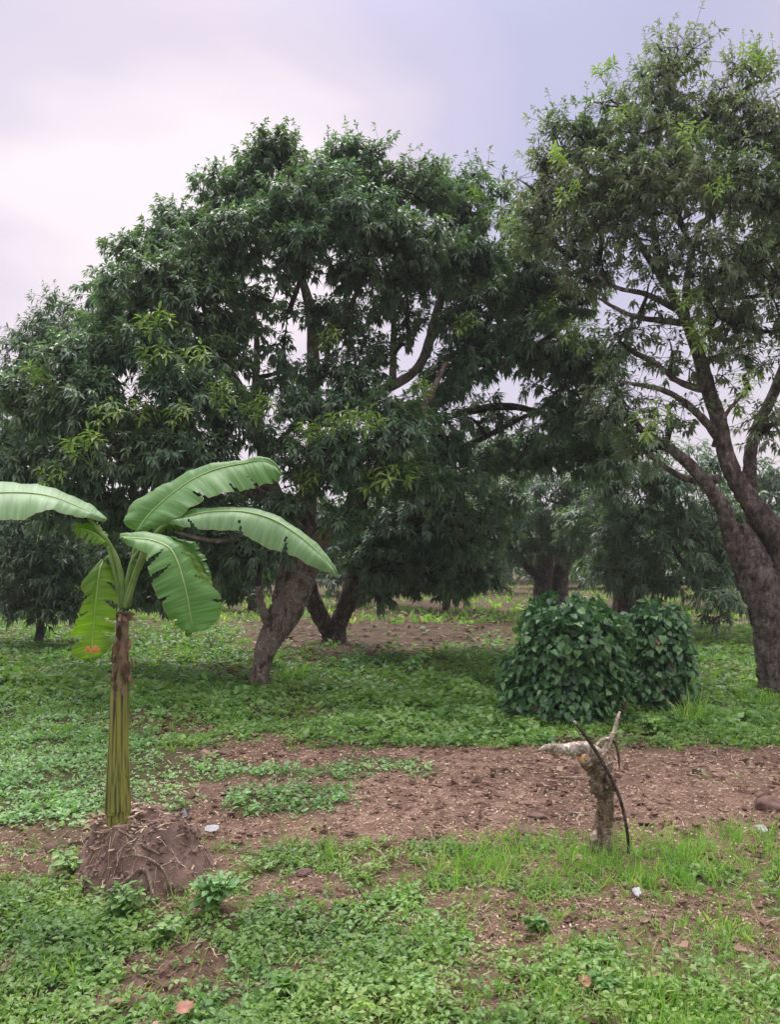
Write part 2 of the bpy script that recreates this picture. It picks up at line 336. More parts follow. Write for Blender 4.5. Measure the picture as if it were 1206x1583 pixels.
# ------------------------------------------------------------------ where things grow (photo layout turned into ground coordinates)
def ell(px, py, cx, cy, rx, ry): return 1 - np.sqrt(((px - cx) / rx)**2 + ((py - cy) / ry)**2)
def bump2(px, py, items):
    r = np.zeros_like(px)
    for cx, cy, rx, ry, s in items: r = np.maximum(r, s * sstep(0.0, 0.5, ell(px, py, cx, cy, rx, ry)))
    return r
def maps(X, Y):
    """returns soil 0..1 (1 = bare), pale 0..1, litter 0..1, lawn 0..1"""
    P = np.stack([X, Y, np.zeros_like(X)], -1)
    px, py = project(P)
    n = fbm(X * 1.1 + 40, Y * 1.1 + 9, o=4) - 0.5; n2 = fbm(X * 4 + 3, Y * 4 + 70, o=3) - 0.5
    pyw = py + n * 50 + n2 * 22
    top = np.interp(px, [-400, 120, 260, 330, 700, 880, 1060, 1200, 1700], [1290, 1270, 1180, 1146, 1152, 1150, 1166, 1156, 1150])
    bot = np.interp(px, [-400, 0, 140, 330, 520, 800, 1000, 1206, 1700], [1300, 1330, 1350, 1330, 1300, 1306, 1325, 1345, 1350])
    track = sstep(-7, 8, pyw - top) * sstep(-9, 9, bot - pyw)
    strips = bump2(px + n2 * 60, pyw, [(330, 1190, 220, 22, .9), (560, 1194, 150, 20, .8), (450, 1240, 150, 30, .85), (230, 1225, 90, 50, .7), (1150, 1215, 90, 12, .25)])
    soil = track * (1 - strips) * (1 - .55 * sstep(190, 110, px))
    fore = bump2(px + n * 120, py + n * 60, [(930, 1425, 130, 45, .8), (1030, 1480, 90, 60, .7), (720, 1530, 110, 55, .75), (240, 1440, 120, 14, .4), (480, 1500, 60, 30, .5), (560, 1330, 120, 30, .55), (540, 1390, 60, 20, .6),
        (60, 1300, 200, 28, .5), (1100, 1500, 70, 30, .5), (640, 1430, 60, 25, .35), (250, 1390, 70, 30, .5), (900, 1560, 80, 40, .6), (840, 1350, 160, 22, .7), (1080, 1400, 60, 30, .6), (780, 1480, 60, 30, .6), (1150, 1540, 50, 30, .6), (590, 1585, 60, 16, .6), (1180, 1400, 50, 60, .55)])
    fn = sstep(0.06, 0.20, n + n2 * 0.9) * 0.8 * sstep(1290, 1340, py)
    soil = np.maximum(soil, np.maximum(fore, fn) * sstep(1250, 1290, py))
    lit = bump2(px + n * 90, py + n * 14, [(610, 962, 330, 56, 1), (560, 1000, 190, 26, .8), (450, 1010, 100, 24, .6), (200, 948, 190, 20, .95), (840, 950, 130, 50, .95), (440, 1095, 90, 18, .6), (250, 1118, 130, 26, .7), (950, 1148, 130, 14, .8), (1130, 955, 110, 10, .8), (360, 1045, 60, 20, .6), (460, 1062, 40, 12, .7), (700, 905, 700, 18, .6)])  # fallen litter; patches under the centre trees also paint in their shade
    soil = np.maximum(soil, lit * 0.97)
    pale = sstep(-60, 60, 230 - px) * sstep(1060, 1110, py) * sstep(1285, 1265, py)
    pale = np.maximum(pale, strips * track)
    lawn = sstep(1178, 1160, py)
    return soil, pale, lit, lawn, px, py, n
def gz(X, Y):
    X = np.asarray(X, float); Y = np.asarray(Y, float)
    near = sstep(16, 9, Y)
    return ((fbm(X * .7 + 5, Y * .7 + 2, o=3) - 0.5) * 0.10 + (fbm(X * 3.5, Y * 3.5, o=3) - 0.5) * 0.05) * near + (fbm(X * .2, Y * .2, o=2) - .5) * 0.15 * (1 - near)

# ground sheet -------------------------------------------------------
yy = np.concatenate([np.geomspace(0.8, 18, 270), np.geomspace(18.5, 600, 50)]); yy = np.concatenate([[-40, -8, -1], yy])
nu = 181; uu = np.linspace(-1, 1, nu)
YY = np.repeat(yy[:, None], nu, 1)
half = np.maximum(np.abs(YY) * 1.1, 2.0) + 2.0; half = np.where(YY < 0, 45, half)
XX = uu[None] * half
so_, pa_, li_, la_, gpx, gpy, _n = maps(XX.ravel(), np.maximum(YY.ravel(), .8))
near = sstep(14, 7, YY)
rough = (fbm(XX * 14, YY * 14, o=3) - .5) * 0.035 * so_.reshape(YY.shape) * near
mb = MB()
ZZ = np.where(YY < 0.8, 0, gz(XX, YY) + rough)
mb.add(np.stack([XX, YY, ZZ], -1).reshape(-1, 3), None,
       (lambda i, j: np.stack([i * nu + j, i * nu + j + 1, (i + 1) * nu + j + 1, (i + 1) * nu + j], -1).reshape(-1, 4))(np.arange(len(yy) - 1)[:, None], np.arange(nu - 1)[None]), so_)
gm, t, b, o = mat('ground_earth')
soilf = attr(t); litf = attr(t, 'litter')
sc = ramp(t, [(0.25, (0.12, 0.075, 0.060)), (0.5, (0.265, 0.175, 0.143)), (0.72, (0.42, 0.30, 0.25))], tnoise(t, 5, 10, 0.7))
sc = mixc(t, 0.65, sc, ramp(t, [(0.35, (0.45, 0.42, 0.42)), (0.65, (1.25, 1.15, 1.1))], tnoise(t, 60, 6, 0.7)), 'MULTIPLY')
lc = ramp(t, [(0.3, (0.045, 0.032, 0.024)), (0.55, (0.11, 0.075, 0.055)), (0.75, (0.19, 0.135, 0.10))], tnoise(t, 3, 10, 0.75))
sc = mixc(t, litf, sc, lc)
gc = ramp(t, [(0.3, (0.05, 0.045, 0.025)), (0.55, (0.09, 0.085, 0.04)), (0.8, (0.14, 0.105, 0.07))], tnoise(t, 4, 8, 0.7))
sc = mixc(t, 0.8, sc, ramp(t, [(0.36, (0.55, 0.50, 0.50)), (0.56, (1.1, 1.08, 1.05))], tnoise(t, 1.3, 5, 0.6)), 'MULTIPLY')
t.links.new(mixc(t, soilf, gc, sc), b.inputs['Base Color']); b.inputs['Roughness'].default_value = 0.95; b.inputs['Specular IOR Level'].default_value = 0.15
bump(t, b, tnoise(t, 45, 8, 0.75), 0.8, 0.03)
g = mb.build('ground', gm, smooth=True, kind='structure')
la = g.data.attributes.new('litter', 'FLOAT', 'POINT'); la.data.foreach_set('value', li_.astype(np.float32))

# thin humid air over the orchard ------------------------------------
hb = MB(); hv = np.array([(x, y, z) for x in (-300, 300) for y in (-60, 560) for z in (-2.0, 14.0)], float)
hb.add(hv, None, [(0, 1, 3, 2), (4, 6, 7, 5), (0, 4, 5, 1), (2, 3, 7, 6), (0, 2, 6, 4), (1, 5, 7, 3)])
hm = bpy.data.materials.new('haze_air'); hm.use_nodes = True; ht = hm.node_tree; ht.nodes.clear()
ho = ht.nodes.new('ShaderNodeOutputMaterial'); hp = ht.nodes.new('ShaderNodeVolumePrincipled'); hp.inputs['Density'].default_value = 0.0013; hp.inputs['Color'].default_value = (0.86, 0.90, 0.95, 1)
ht.links.new(hp.outputs[0], ho.inputs['Volume'])
hb.build('haze', hm, kind='stuff')
S.cycles.volume_bounces = 0

# ------------------------------------------------------------------ ground cover
def scatter(n, y0, y1, k=1.3, wx=0.62):
    u = R.random(n); e = 1 - k - .001
    Y = (y0**e + u * (y1**e - y0**e))**(1 / e)
    X = (R.random(n) * 2 - 1) * (Y * wx + 0.7)
    return X, Y
def rdir(n, tilt0, tilt1):
    """direction with angle above the horizon in degrees"""
    a = R.random(n) * 2 * math.pi; e = np.radians(R.uniform(tilt0, tilt1, n))
    return np.stack([np.cos(a) * np.cos(e), np.sin(a) * np.cos(e), np.sin(e)], -1)
UP = np.array((0, 0, 1.0))
def mound_h(X, Y):
    return np.zeros_like(X)
def weed_cover(name, matl, n, y0, y1, dens, size, label, hgt=0.07, tpl=OVAL, k=1.3, per=6, cat='weeds'):
    X, Y = scatter(n, y0, y1, k)
    so, pa, li, la, px, py, nn = maps(X, Y)
    p = dens(so, pa, li, la, px, py, nn)
    keep = R.random(n) < p; X, Y = X[keep], Y[keep]; m = len(X)
    vig = fbm(X * 2.3 + 3, Y * 2.3 + 8, o=3)
    Z = gz(X, Y)
    hh = hgt * (0.15 + 2.2 * np.clip(vig - .2, 0, 1)**1.3) * R.uniform(.6, 1.2, m)
    ly = np.repeat(np.arange(m), per)
    D = rdir(m * per, -12, 45); lv = np.tile((np.arange(per) + 0.5) / per, m) * R.uniform(.8, 1.2, m * per)
    s = size * R.uniform(.55, 1.25, m * per) * (0.6 + 0.8 * vig[ly]) * np.clip(Y[ly] / 7, 0.9, 1.5)
    P = np.stack([X[ly], Y[ly], Z[ly] + hh[ly] * lv], -1) + D * np.array((1, 1, 0.2)) * s[:, None] * R.uniform(.1, .5, m * per)[:, None]
    Nn = unit(UP + R.normal(0, .48, (m * per, 3)))
    q = MB()
    leaves(q, tpl, P, D, Nn, s, s * (R.uniform(.3, .75, m)[ly] + R.uniform(-.06, .06, m * per)), R.uniform(0.05, .4, m * per), np.clip(0.30 * R.random(m * per) + .30 * R.random(m)[ly] + .9 * (fbm(X * 2.1 + 50, Y * 2.1 + 20, o=3) - .5)[ly] + .18, 0, 1))
    o = q.build(name, matl, kind='stuff'); tag(o, label, cat); return o
def grass_cover(name, matl, n, y0, y1, dens, h, wd, label, k=1.3, lean=(35, 85), per=5, drp=(0.1, .7)):
    X, Y = scatter(n, y0, y1, k)
    so, pa, li, la, px, py, nn = maps(X, Y)
    p = dens(so, pa, li, la, px, py, nn)
    keep = R.random(n) < p; X, Y = X[keep], Y[keep]; m = len(X)
    ly = np.repeat(np.arange(m), per); q = MB(); M_ = m * per
    vig = fbm(X * 1.9 + 33, Y * 1.9 + 8, o=3)
    P = np.stack([X[ly], Y[ly], gz(X, Y)[ly] - .005], -1) + R.normal(0, .012, (M_, 3)) * np.array((1, 1, 0))
    D = rdir(M_, *lean); L_ = h * (0.35 + 1.3 * vig[ly]) * R.uniform(.5, 1.3, M_)
    leaves(q, BLADE, P, D, rdir(M_, -10, 30), L_, wd * np.clip(Y[ly] / 6, .8, 2.2) * R.uniform(.6, 1.2, M_), R.uniform(*drp, M_), np.clip(.5 * R.random(m)[ly] + .5 * R.random(M_), 0, 1))
    o = q.build(name, matl, kind='stuff'); tag(o, label, 'grass'); return o

weed_cover('weeds', M['weed'], 15500, 1.9, 5.0, lambda so, pa, li, la, px, py, n: (1 - so)**1.5 * sstep(1280, 1310, py) * sstep(-.22, .05, n + .12) * (1 - .55 * sstep(650, 900, px)) , 0.033, 'low mixed green weeds covering the ground nearest the camera', 0.05, per=6, k=1.0)
weed_cover('fine_weeds', M['weed_yellow'], 13500, 1.9, 5.0, lambda so, pa, li, la, px, py, n: (1 - so * .75) * sstep(1280, 1310, py) * sstep(.12, -.1, n), 0.030, 'fine yellowish narrow-leaved weeds between the broader ones in the foreground', 0.07, LANCE5, per=7, k=1.0)
weed_cover('pale_weeds', M['weed_pale'], 17000, 4.2, 9.5, lambda so, pa, li, la, px, py, n: pa * (1 - so) * 1.0, 0.045, 'pale green leafy weeds in the patch behind the banana stem and in strips on the bare soil', 0.07, LANCE5, per=6)
weed_cover('low_weeds', M['weed'], 9000, 6.8, 10.5, lambda so, pa, li, la, px, py, n: (1 - so) * (1 - pa) * la * sstep(1040, 1080, py), 0.068, 'bright green weeds along the far edge of the bare soil', 0.10, LANCE5, per=5)
weed_cover('shaded_weeds', M['weed_dark'], 9500, 8.5, 20, lambda so, pa, li, la, px, py, n: (1 - so) * (1 - pa) * la * sstep(.35, -.1, n), 0.078, 'darker green undergrowth spreading beneath the mango trees', 0.13, LANCE5, per=5)
grass_cover('grass', M['grass'], 10000, 1.9, 5.2, lambda so, pa, li, la, px, py, n: (1 - so * .8) * sstep(1285, 1300, py) * (0.25 + 0.75 * sstep(500, 900, px)), 0.10, 0.006, 'thin green grass blades mixed among the weeds in the foreground', per=7)
grass_cover('lawn_grass', M['grass'], 18000, 6.6, 22, lambda so, pa, li, la, px, py, n: (1 - so) * la * (0.35 + .65 * sstep(-.1, .15, n)) * (1 - .5 * pa), 0.09, 0.010, 'short bright grass on the ground between the soil strip and the trees', per=6)
grass_cover('soil_edge_grass', M['grass'], 2600, 3.6, 4.75, lambda so, pa, li, la, px, py, n: sstep(1275, 1300, py) * sstep(1400, 1330, py) * sstep(380, 560, px) * 0.6 * sstep(-.04, .12, n + .01), 0.16, 0.007, 'taller grass fringe along the near edge of the bare soil', per=6, k=1.0, lean=(50, 88))
grass_cover('dry_stalks', M['straw'], 5200, 1.9, 5.0, lambda so, pa, li, la, px, py, n: (.25 + .75 * so) * sstep(1285, 1300, py) * (.35 + .65 * sstep(500, 850, px)), 0.13, 0.004, 'dry yellowish stalks standing and lying among the foreground weeds', per=4, k=1.0, lean=(5, 60))
def chips(name, matl, n, y0, y1, dens, L_, W_, label, k=1.5, lift=.006):
    X, Y = scatter(n, y0, y1, k)
    so, pa, li, la, px, py, nn = maps(X, Y)
    keep = R.random(n) < dens(so, pa, li, la, px, py, nn); X, Y, so = X[keep], Y[keep], so[keep]; m = len(X)
    q = MB(); l = L_ * np.minimum(R.lognormal(0, .5, m), 1.7) * np.clip(Y / 6, .7, 2)
    D = rdir(m, -6, 22)
    rg = (fbm(X * 14, Y * 14, o=3) - .5) * 0.035 * so * sstep(14, 7, Y)
    leaves(q, CHIP, np.stack([X, Y, gz(X, Y) + rg + lift], -1), D, unit(UP + R.normal(0, .35, (m, 3))), l, W_ * np.minimum(R.lognormal(0, .5, m), 1.6) * np.clip(Y / 6, .7, 2), R.uniform(-.1, .2, m), R.random(m)**1.3)
    o = q.build(name, matl, kind='stuff'); tag(o, label, 'litter'); return o
chips('soil_chips', M['straw'], 62000, 3.4, 8, lambda so, pa, li, la, px, py, n: so * .9, .016, .008, 'pale chips and crumbs of dry plant matter strewn over the bare soil strip', 1.2)
X_, Y_ = scatter(9000, 3.0, 8.0, 1.2); so_, _a, _b, _c, _d, _e, _f = maps(X_, Y_); kp = R.random(9000) < so_ * .8 * sstep(.4, .62, fbm(X_ * 1.7, Y_ * 1.7, o=3)); X_, Y_ = X_[kp], Y_[kp]; so_ = so_[kp]
cube = unit(np.array([(a, b, c) for a in (-1, 1) for b in (-1, 1) for c in (-1, 1)], float)); cq = np.array([(0, 1, 3, 2), (4, 6, 7, 5), (0, 4, 5, 1), (2, 3, 7, 6), (0, 2, 6, 4), (1, 5, 7, 3)])
m_ = len(X_); rr_ = R.lognormal(-4.5, .5, m_); rg_ = (fbm(X_ * 14, Y_ * 14, o=3) - .5) * 0.035 * so_ * sstep(14, 7, Y_)
Vc = (cube[None] + R.normal(0, .28, (m_, 8, 3))) * rr_[:, None, None] * np.array((1.2, 1, .7)) + np.stack([X_, Y_, gz(X_, Y_) + rg_ + rr_ * .3], -1)[:, None]
q = MB(); q.add(Vc.reshape(-1, 3), None, (np.arange(m_)[:, None, None] * 8 + cq[None]).reshape(-1, 4), 1.0)
tag(q.build('soil_crumbs', gm, kind='stuff'), 'small crumbs and clods of reddish soil on the bare strip', 'soil')
chips('dry_straw', M['straw'], 26000, 1.9, 7.5, lambda so, pa, li, la, px, py, n: so * .9 + .25, .055, .0028, 'dry straw and thin stalks lying flat across the soil and foreground', 1.2, .012)
chips('dry_leaves', M['litter'], 16000, 1.9, 26, lambda so, pa, li, la, px, py, n: np.clip(so * .35 + li * .7, 0, 1), .055, .028, 'brown fallen leaves littering the ground under the trees and between weeds', 1.1, .014)

# ------------------------------------------------------------------ trees
def rosettes(mb, C, A, per=11, L_=0.19, Wd=0.042, tpl=LANCE5, hang=0.35, a=None):
    """C centres, A axis direction; leaves fan out round the axis and droop"""
    n = len(C)
    if n == 0: return
    A = unit(A); i = np.repeat(np.arange(n), per)
    T = unit(np.cross(A, rdir(n, -60, 60))); B = np.cross(A, T)
    ph = np.tile(np.arange(per) * 2.399, n) + R.random(n)[i] * 6.28; sp_ = np.tile(np.linspace(1.35, .35, per), n) + R.normal(0, .2, n * per)
    rad = T[i] * np.cos(ph)[:, None] + B[i] * np.sin(ph)[:, None]
    D = unit(rad * np.sin(sp_)[:, None] + A[i] * np.cos(sp_)[:, None] + np.array((0, 0, -hang)))
    Nn = unit(UP + A[i] * 0.7 + R.normal(0, .25, (n * per, 3)))
    l = L_ * R.uniform(.6, 1.15, n * per)
    P = C[i] - A[i] * 0.05 + A[i] * np.tile(np.linspace(0, .07, per), n)[:, None]
    aa = R.random(n)[i] * .55 + R.random(n * per) * .45 if a is None else a
    leaves(mb, tpl, P, D, Nn, l, Wd * R.uniform(.75, 1.2, n * per), R.uniform(.1, .45, n * per), aa, fold=1.6)

def nearest(nodes, p, base):
    d = np.linalg.norm(nodes - p, axis=1) + 0.18 * np.linalg.norm(nodes - base, axis=1) * 0 + np.maximum(nodes[:, 2] - p[2], 0) * 1.2
    return int(np.argmin(d))
def make_tree(name, base, limbs, blobs, label, leafm='mango', bark='bark', nsub=9, nros=8, L_=0.19, per=11, cat='tree', group=None, shoots=(), Wd=.042, twigr=.004, hang=.6, near8=None, seg=18, sprays=0, trunkname='trunk', subr=.26):
    root = empty(name, base, label, cat, group)
    base = np.array(base, float)
    nodes = []
    for k, (pts, rad) in enumerate(limbs):
        q = MB(); C, r = tube(q, pts, rad, seg if k < 3 else 12, n=max(len(pts) * 8, 16), rough=0.16, nfreq=3.5)
        ob = q.build(trunkname if k == 0 else 'limb', M[bark], root, smooth=True)
        if len(C) > 6: nodes += list(C[len(C) // 3 if k == 0 else 0::3])
    nodes = np.array(nodes)
    E0, E1, r0, r1 = [], [], [], []
    def connect(p, rr):
        nonlocal nodes
        j = nearest(nodes, p, base); a = nodes[j]; d = np.linalg.norm(p - a); k = max(2, int(d / 0.28))
        mid = (a + p) / 2 + R.normal(0, .09 * d, 3) + np.array((0, 0, .10 * d))
        t = np.linspace(0, 1, k + 1)[:, None]
        Q = (1 - t)**2 * a + 2 * t * (1 - t) * mid + t * t * p
        Q[1:-1] += R.normal(0, .018, (k - 1, 3))
        for i in range(k):
            E0.append(Q[i]); E1.append(Q[i + 1]); r0.append(rr * (1.5 - i / k * .7)); r1.append(rr * (1.5 - (i + 1) / k * .7))
        nodes = np.vstack([nodes, Q[1:]])
    order = sorted(blobs, key=lambda b: np.linalg.norm(at(b[0], b[1], b[2]) - base))
    cl, cln = [], []
    for b_ in order:
        px, py, Y, rx, ry = b_[:5]; dens = b_[5] if len(b_) > 5 else 1.0
        c = at(px, py, Y); m_ = pxm(Y); rv = np.array((rx * m_, (rx + ry) * .55 * m_, ry * m_)) * .88
        vol = (rx * m_) * (ry * m_)
        connect(c - np.array((0, 0, rv[2] * .3)), 0.020 + .02 * math.sqrt(vol))
        if dens < .65: dens = min(dens * 1.5, 1)
        k = max(2, int(nsub * dens * vol / 0.30))
        for _ in range(k):
            v = unit(R.normal(0, 1, 3)); v = v * (0.5 + .5 * R.random()**.5)
            if v[2] < -0.3 and R.random() < .35: v[2] *= -1
            p = c + v * rv; connect(p, 0.009); cl.append(p); cln.append(v * .8 + np.array((0, 0, .35)))
    cl = np.array(cl); cln = np.array(cln)
    i = np.repeat(np.arange(len(cl)), nros)
    off = unit(R.normal(0, 1, (len(i), 3))) * (R.random((len(i), 1))**.5) * subr * np.array((1.15, 1.15, .8))
    C = cl[i] + off; A = unit(unit(off) * .8 + cln[i] * .8 + R.normal(0, .2, C.shape))
    ok = C[:, 2] > 0.25; C, A, i = C[ok], A[ok], i[ok]
    mid = (cl[i] + C) / 2 + R.normal(0, .03, C.shape)
    q = MB()
    sticks(q, np.array(E0), np.array(E1), np.array(r0), np.array(r1), 5)
    sticks(q, cl[i], C, np.full(len(i), twigr * 1.3), np.full(len(i), twigr * .7), 3)
    q.build('branches', M['twig'], root, kind='stuff')
    q = MB()
    dist = C[:, 1]
    if near8 is not None:
        nb = dist < near8
        rosettes(q, C[nb], A[nb], per, L_, Wd, LANCE8, hang); rosettes(q, C[~nb], A[~nb], per, L_, Wd, LANCE5, hang)
    else: rosettes(q, C, A, per, L_, Wd, LANCE5, hang)
    if sprays:   # wispy upright shoots breaking the outline
        top = np.argsort(-C[:, 2] + R.normal(0, .6, len(C)))[:sprays]
        tips = C[top] + np.stack([R.normal(0, .08, sprays), R.normal(0, .08, sprays), R.uniform(.10, .26, sprays)], -1)
        rosettes(q, tips, unit(tips - C[top]), 7, L_ * .6, Wd * .7, LANCE5, .25)
        sticks(q, C[top], tips, np.full(sprays, twigr * .8), np.full(sprays, twigr * .5), 3, .1)
    q.build('crown', M[leafm], root, kind='stuff')
    if len(shoots):
        qx, qy = project(C)
        smesh = None
        for (sx, sy) in shoots:
            d2 = np.hypot(qx - sx, qy - sy); c_ = np.where(d2 < 26)[0]
            Yb = C[c_, 1].min() if len(c_) else C[np.argmin(d2), 1]
            p = at(sx, sy, Yb - 0.12)
            if smesh is None:
                q = MB()
                offs = np.array([(0, 0, 0), (.15, .02, .05), (-.13, -.03, .06), (.04, .05, .15), (-.05, -.08, -.10)])
                rosettes(q, offs, unit(np.array([(0, -.4, 1), (.5, -.4, 1), (-.5, -.3, 1), (0, 0, 1), (0, -1, .5)])), 10, .15, .040, LANCE8, .55)
                sticks(q, np.tile(np.array([[0, .12, -.22]]), (5, 1)), offs, np.full(5, .005), np.full(5, .003), 4, .2)
                smesh = q.mesh('young_shoot', M['young'])
            ob = bpy.data.objects.new('young_shoot', smesh); COL.objects.link(ob); ob.parent = root
            ob.location = p - base; ob.rotation_euler = (R.uniform(-.2, .3), R.uniform(-.3, .3), R.uniform(-.9, .9)); ob.scale = [R.uniform(.65, 1.1)] * 3
    return root, C
def LP(pts): return [at(*p) for p in pts]
def RP(Y, *w): return [x * pxm(Y) / 2 for x in w]       # widths in photo pixels -> radii

# front centre mango
YA = 10.3
limA = [
    (LP([(399, 1062, 10.3), (403, 1035, 10.3), (412, 1000, 10.35), (428, 970, 10.4), (448, 930, 10.5), (460, 890, 10.6), (466, 850, 10.7), (468, 800, 10.8)]), RP(10.4, 36, 27, 33, 44, 60, 62, 60, 46)),
    (LP([(466, 850, 10.7), (440, 800, 10.6), (418, 755, 10.5), (405, 690, 10.5), (380, 620, 10.5), (330, 540, 10.6), (270, 460, 10.8)]), RP(10.5, 40, 34, 29, 24, 20, 14, 7)),
    (LP([(470, 850, 10.7), (515, 815, 10.6), (555, 770, 10.5), (600, 715, 10.5), (650, 640, 10.6), (690, 560, 10.8)]), RP(10.5, 42, 33, 25, 19, 14, 7)),
    (LP([(466, 830, 10.8), (480, 740, 11.0), (487, 650, 11.2), (484, 560, 11.3), (480, 480, 11.4), (450, 380, 11.4), (430, 290, 11.5)]), RP(11, 42, 30, 24, 21, 17, 11, 5)),
    (LP([(487, 660, 11.2), (540, 620, 11.5), (600, 600, 11.7), (608, 540, 11.7), (605, 460, 11.7), (580, 360, 11.6)]), RP(11, 18, 15, 14, 12, 9, 5)),
    (LP([(540, 625, 11.5), (640, 575, 11.8), (672, 500, 11.9), (690, 420, 12), (700, 350, 12)]), RP(11.5, 16, 16, 17, 11, 6)),
    (LP([(408, 700, 10.5), (395, 620, 10.9), (397, 540, 11.1), (390, 450, 11.1)]), RP(10.8, 20, 14, 11, 7)),
    (LP([(425, 780, 10.5), (350, 740, 10.1), (270, 720, 9.8), (180, 700, 9.7), (100, 680, 9.9)]), RP(10, 26, 20, 16, 12, 7)),
    (LP([(424, 978, 10.35), (408, 950, 10.2), (401, 922, 10.1), (399, 905, 10.05)]), RP(10.2, 18, 14, 12, 9)),
    (LP([(440, 850, 10.6), (390, 832, 10.2), (330, 836, 9.8), (270, 822, 9.6)]), RP(10, 14, 10, 7, 5)),
]
blA = [(430, 258, 11.5, 65, 45), (545, 268, 11.5, 70, 42), (355, 292, 11.3, 60, 42), (640, 292, 11.5, 55, 38), (480, 300, 10.5, 80, 45), (275, 355, 11.3, 55, 38), (210, 408, 11.3, 55, 38), (165, 440, 11.3, 32, 28),
    (385, 365, 10.4, 80, 48), (560, 345, 10.3, 80, 42), (300, 405, 10.2, 70, 48), (650, 370, 10.5, 65, 45), (225, 450, 10, 70, 48), (470, 395, 10.1, 70, 36), (165, 510, 10, 50, 44), (300, 475, 9.9, 55, 42),
    (560, 420, 10.4, 60, 30), (110, 565, 9.8, 75, 52), (230, 545, 9.6, 80, 48), (330, 560, 9.9, 45, 35), (60, 630, 9.8, 80, 60), (170, 635, 9.4, 85, 52), (290, 625, 9.4, 75, 50), (365, 645, 9.4, 45, 40),
    (50, 710, 9.6, 80, 55), (165, 715, 9.2, 85, 48), (285, 715, 9.2, 75, 45), (110, 775, 9.6, 80, 42), (240, 790, 9.8, 80, 40), (330, 780, 10, 50, 40), (340, 850, 10.4, 55, 40), (270, 870, 11.2, 60, 45), (200, 860, 11.6, 60, 45),
    (520, 690, 9.4, 60, 38), (595, 690, 9.4, 50, 42), (480, 740, 9.9, 40, 26), (620, 640, 9.6, 45, 38), (560, 740, 9.8, 60, 30), (520, 625, 9.9, 30, 22), (650, 740, 10, 45, 40),
    (420, 455, 11.2, 50, 40, .28), (515, 500, 11.2, 45, 45, .4), (600, 470, 11.6, 40, 35, .3), (560, 560, 11.0, 45, 35, .55), (440, 560, 11.0, 35, 35, .22), (370, 480, 10.9, 45, 45, .35), (640, 520, 11.5, 30, 40, .3), (450, 620, 10.6, 25, 25, .5), (400, 600, 10.6, 35, 35, .3),
    (445, 790, 9.8, 40, 26, .6), (545, 800, 9.9, 45, 28, .7), (395, 845, 10.0, 36, 26, .6), (440, 705, 9.7, 40, 35), (465, 640, 10.0, 35, 30), (500, 565, 10.4, 30, 30, .5), (440, 510, 10.6, 40, 40, .22), (560, 505, 10.8, 40, 40, .22), (630, 450, 11, 45, 40, .6), (350, 520, 10.3, 40, 40, .6), (540, 600, 10.2, 40, 30, .6), (300, 860, 11, 60, 45), (380, 880, 11.5, 35, 35), (230, 910, 12, 50, 30, .9), (340, 915, 12, 45, 28, .8), (400, 780, 11.5, 50, 50, .8),
    (450, 330, 12.8, 75, 50, .7), (560, 340, 12.8, 75, 50, .7), (330, 400, 12.8, 70, 50, .7), (660, 400, 13, 60, 45, .7), (200, 500, 12.8, 80, 60, .7), (100, 650, 12.5, 80, 70, .6), (250, 680, 12.5, 80, 60, .7)]
shA = [(238, 551), (300, 553), (128, 688), (78, 735), (400, 632), (508, 522), (480, 668), (528, 652), (568, 652), (628, 728), (475, 742), (582, 742), (222, 636), (275, 640), (340, 600), (58, 580), (165, 640), (345, 622), (240, 500), (655, 600)]
treeA, CA = make_tree('mango_tree', at(399, 1062, 10.3) * np.array((1, 1, 0)), limA, blA, 'big dark mango tree with leaning mottled trunk behind the banana plant', bark='bark_pale', shoots=shA, near8=8.6, sprays=200, nsub=27, nros=12, L_=.122, Wd=.046, subr=.29)

# forked mango behind it
limB = [
    (LP([(516, 992, 15.8), (512, 978, 15.8), (497, 955, 15.6), (483, 925, 15.4), (470, 880, 15.2), (440, 800, 15)]), RP(15.6, 42, 30, 27, 27, 24, 12)),
    (LP([(516, 990, 15.8), (522, 965, 15.8), (540, 925, 15.6), (552, 880, 15.3), (560, 820, 15), (590, 740, 14.5), (650, 650, 14), (720, 560, 13), (770, 470, 12.3)]), RP(15.4, 40, 30, 32, 34, 30, 26, 22, 16, 8)),
    (LP([(545, 915, 15.5), (580, 880, 15), (620, 830, 14.3), (680, 770, 13.6), (760, 720, 13)]), RP(15, 22, 18, 14, 11, 6)),
    (LP([(720, 560, 13), (790, 560, 12.5), (850, 520, 12), (900, 480, 11.8)]), RP(12.5, 15, 12, 9, 5)),
    (LP([(700, 640, 12.8), (780, 628, 12.4), (850, 640, 12), (920, 650, 11.8)]), RP(12.5, 14, 12, 8, 5)),
    (LP([(650, 720, 13.5), (720, 690, 12.8), (790, 655, 12.3), (860, 620, 12)]), RP(12.8, 13, 11, 8, 5)),
]
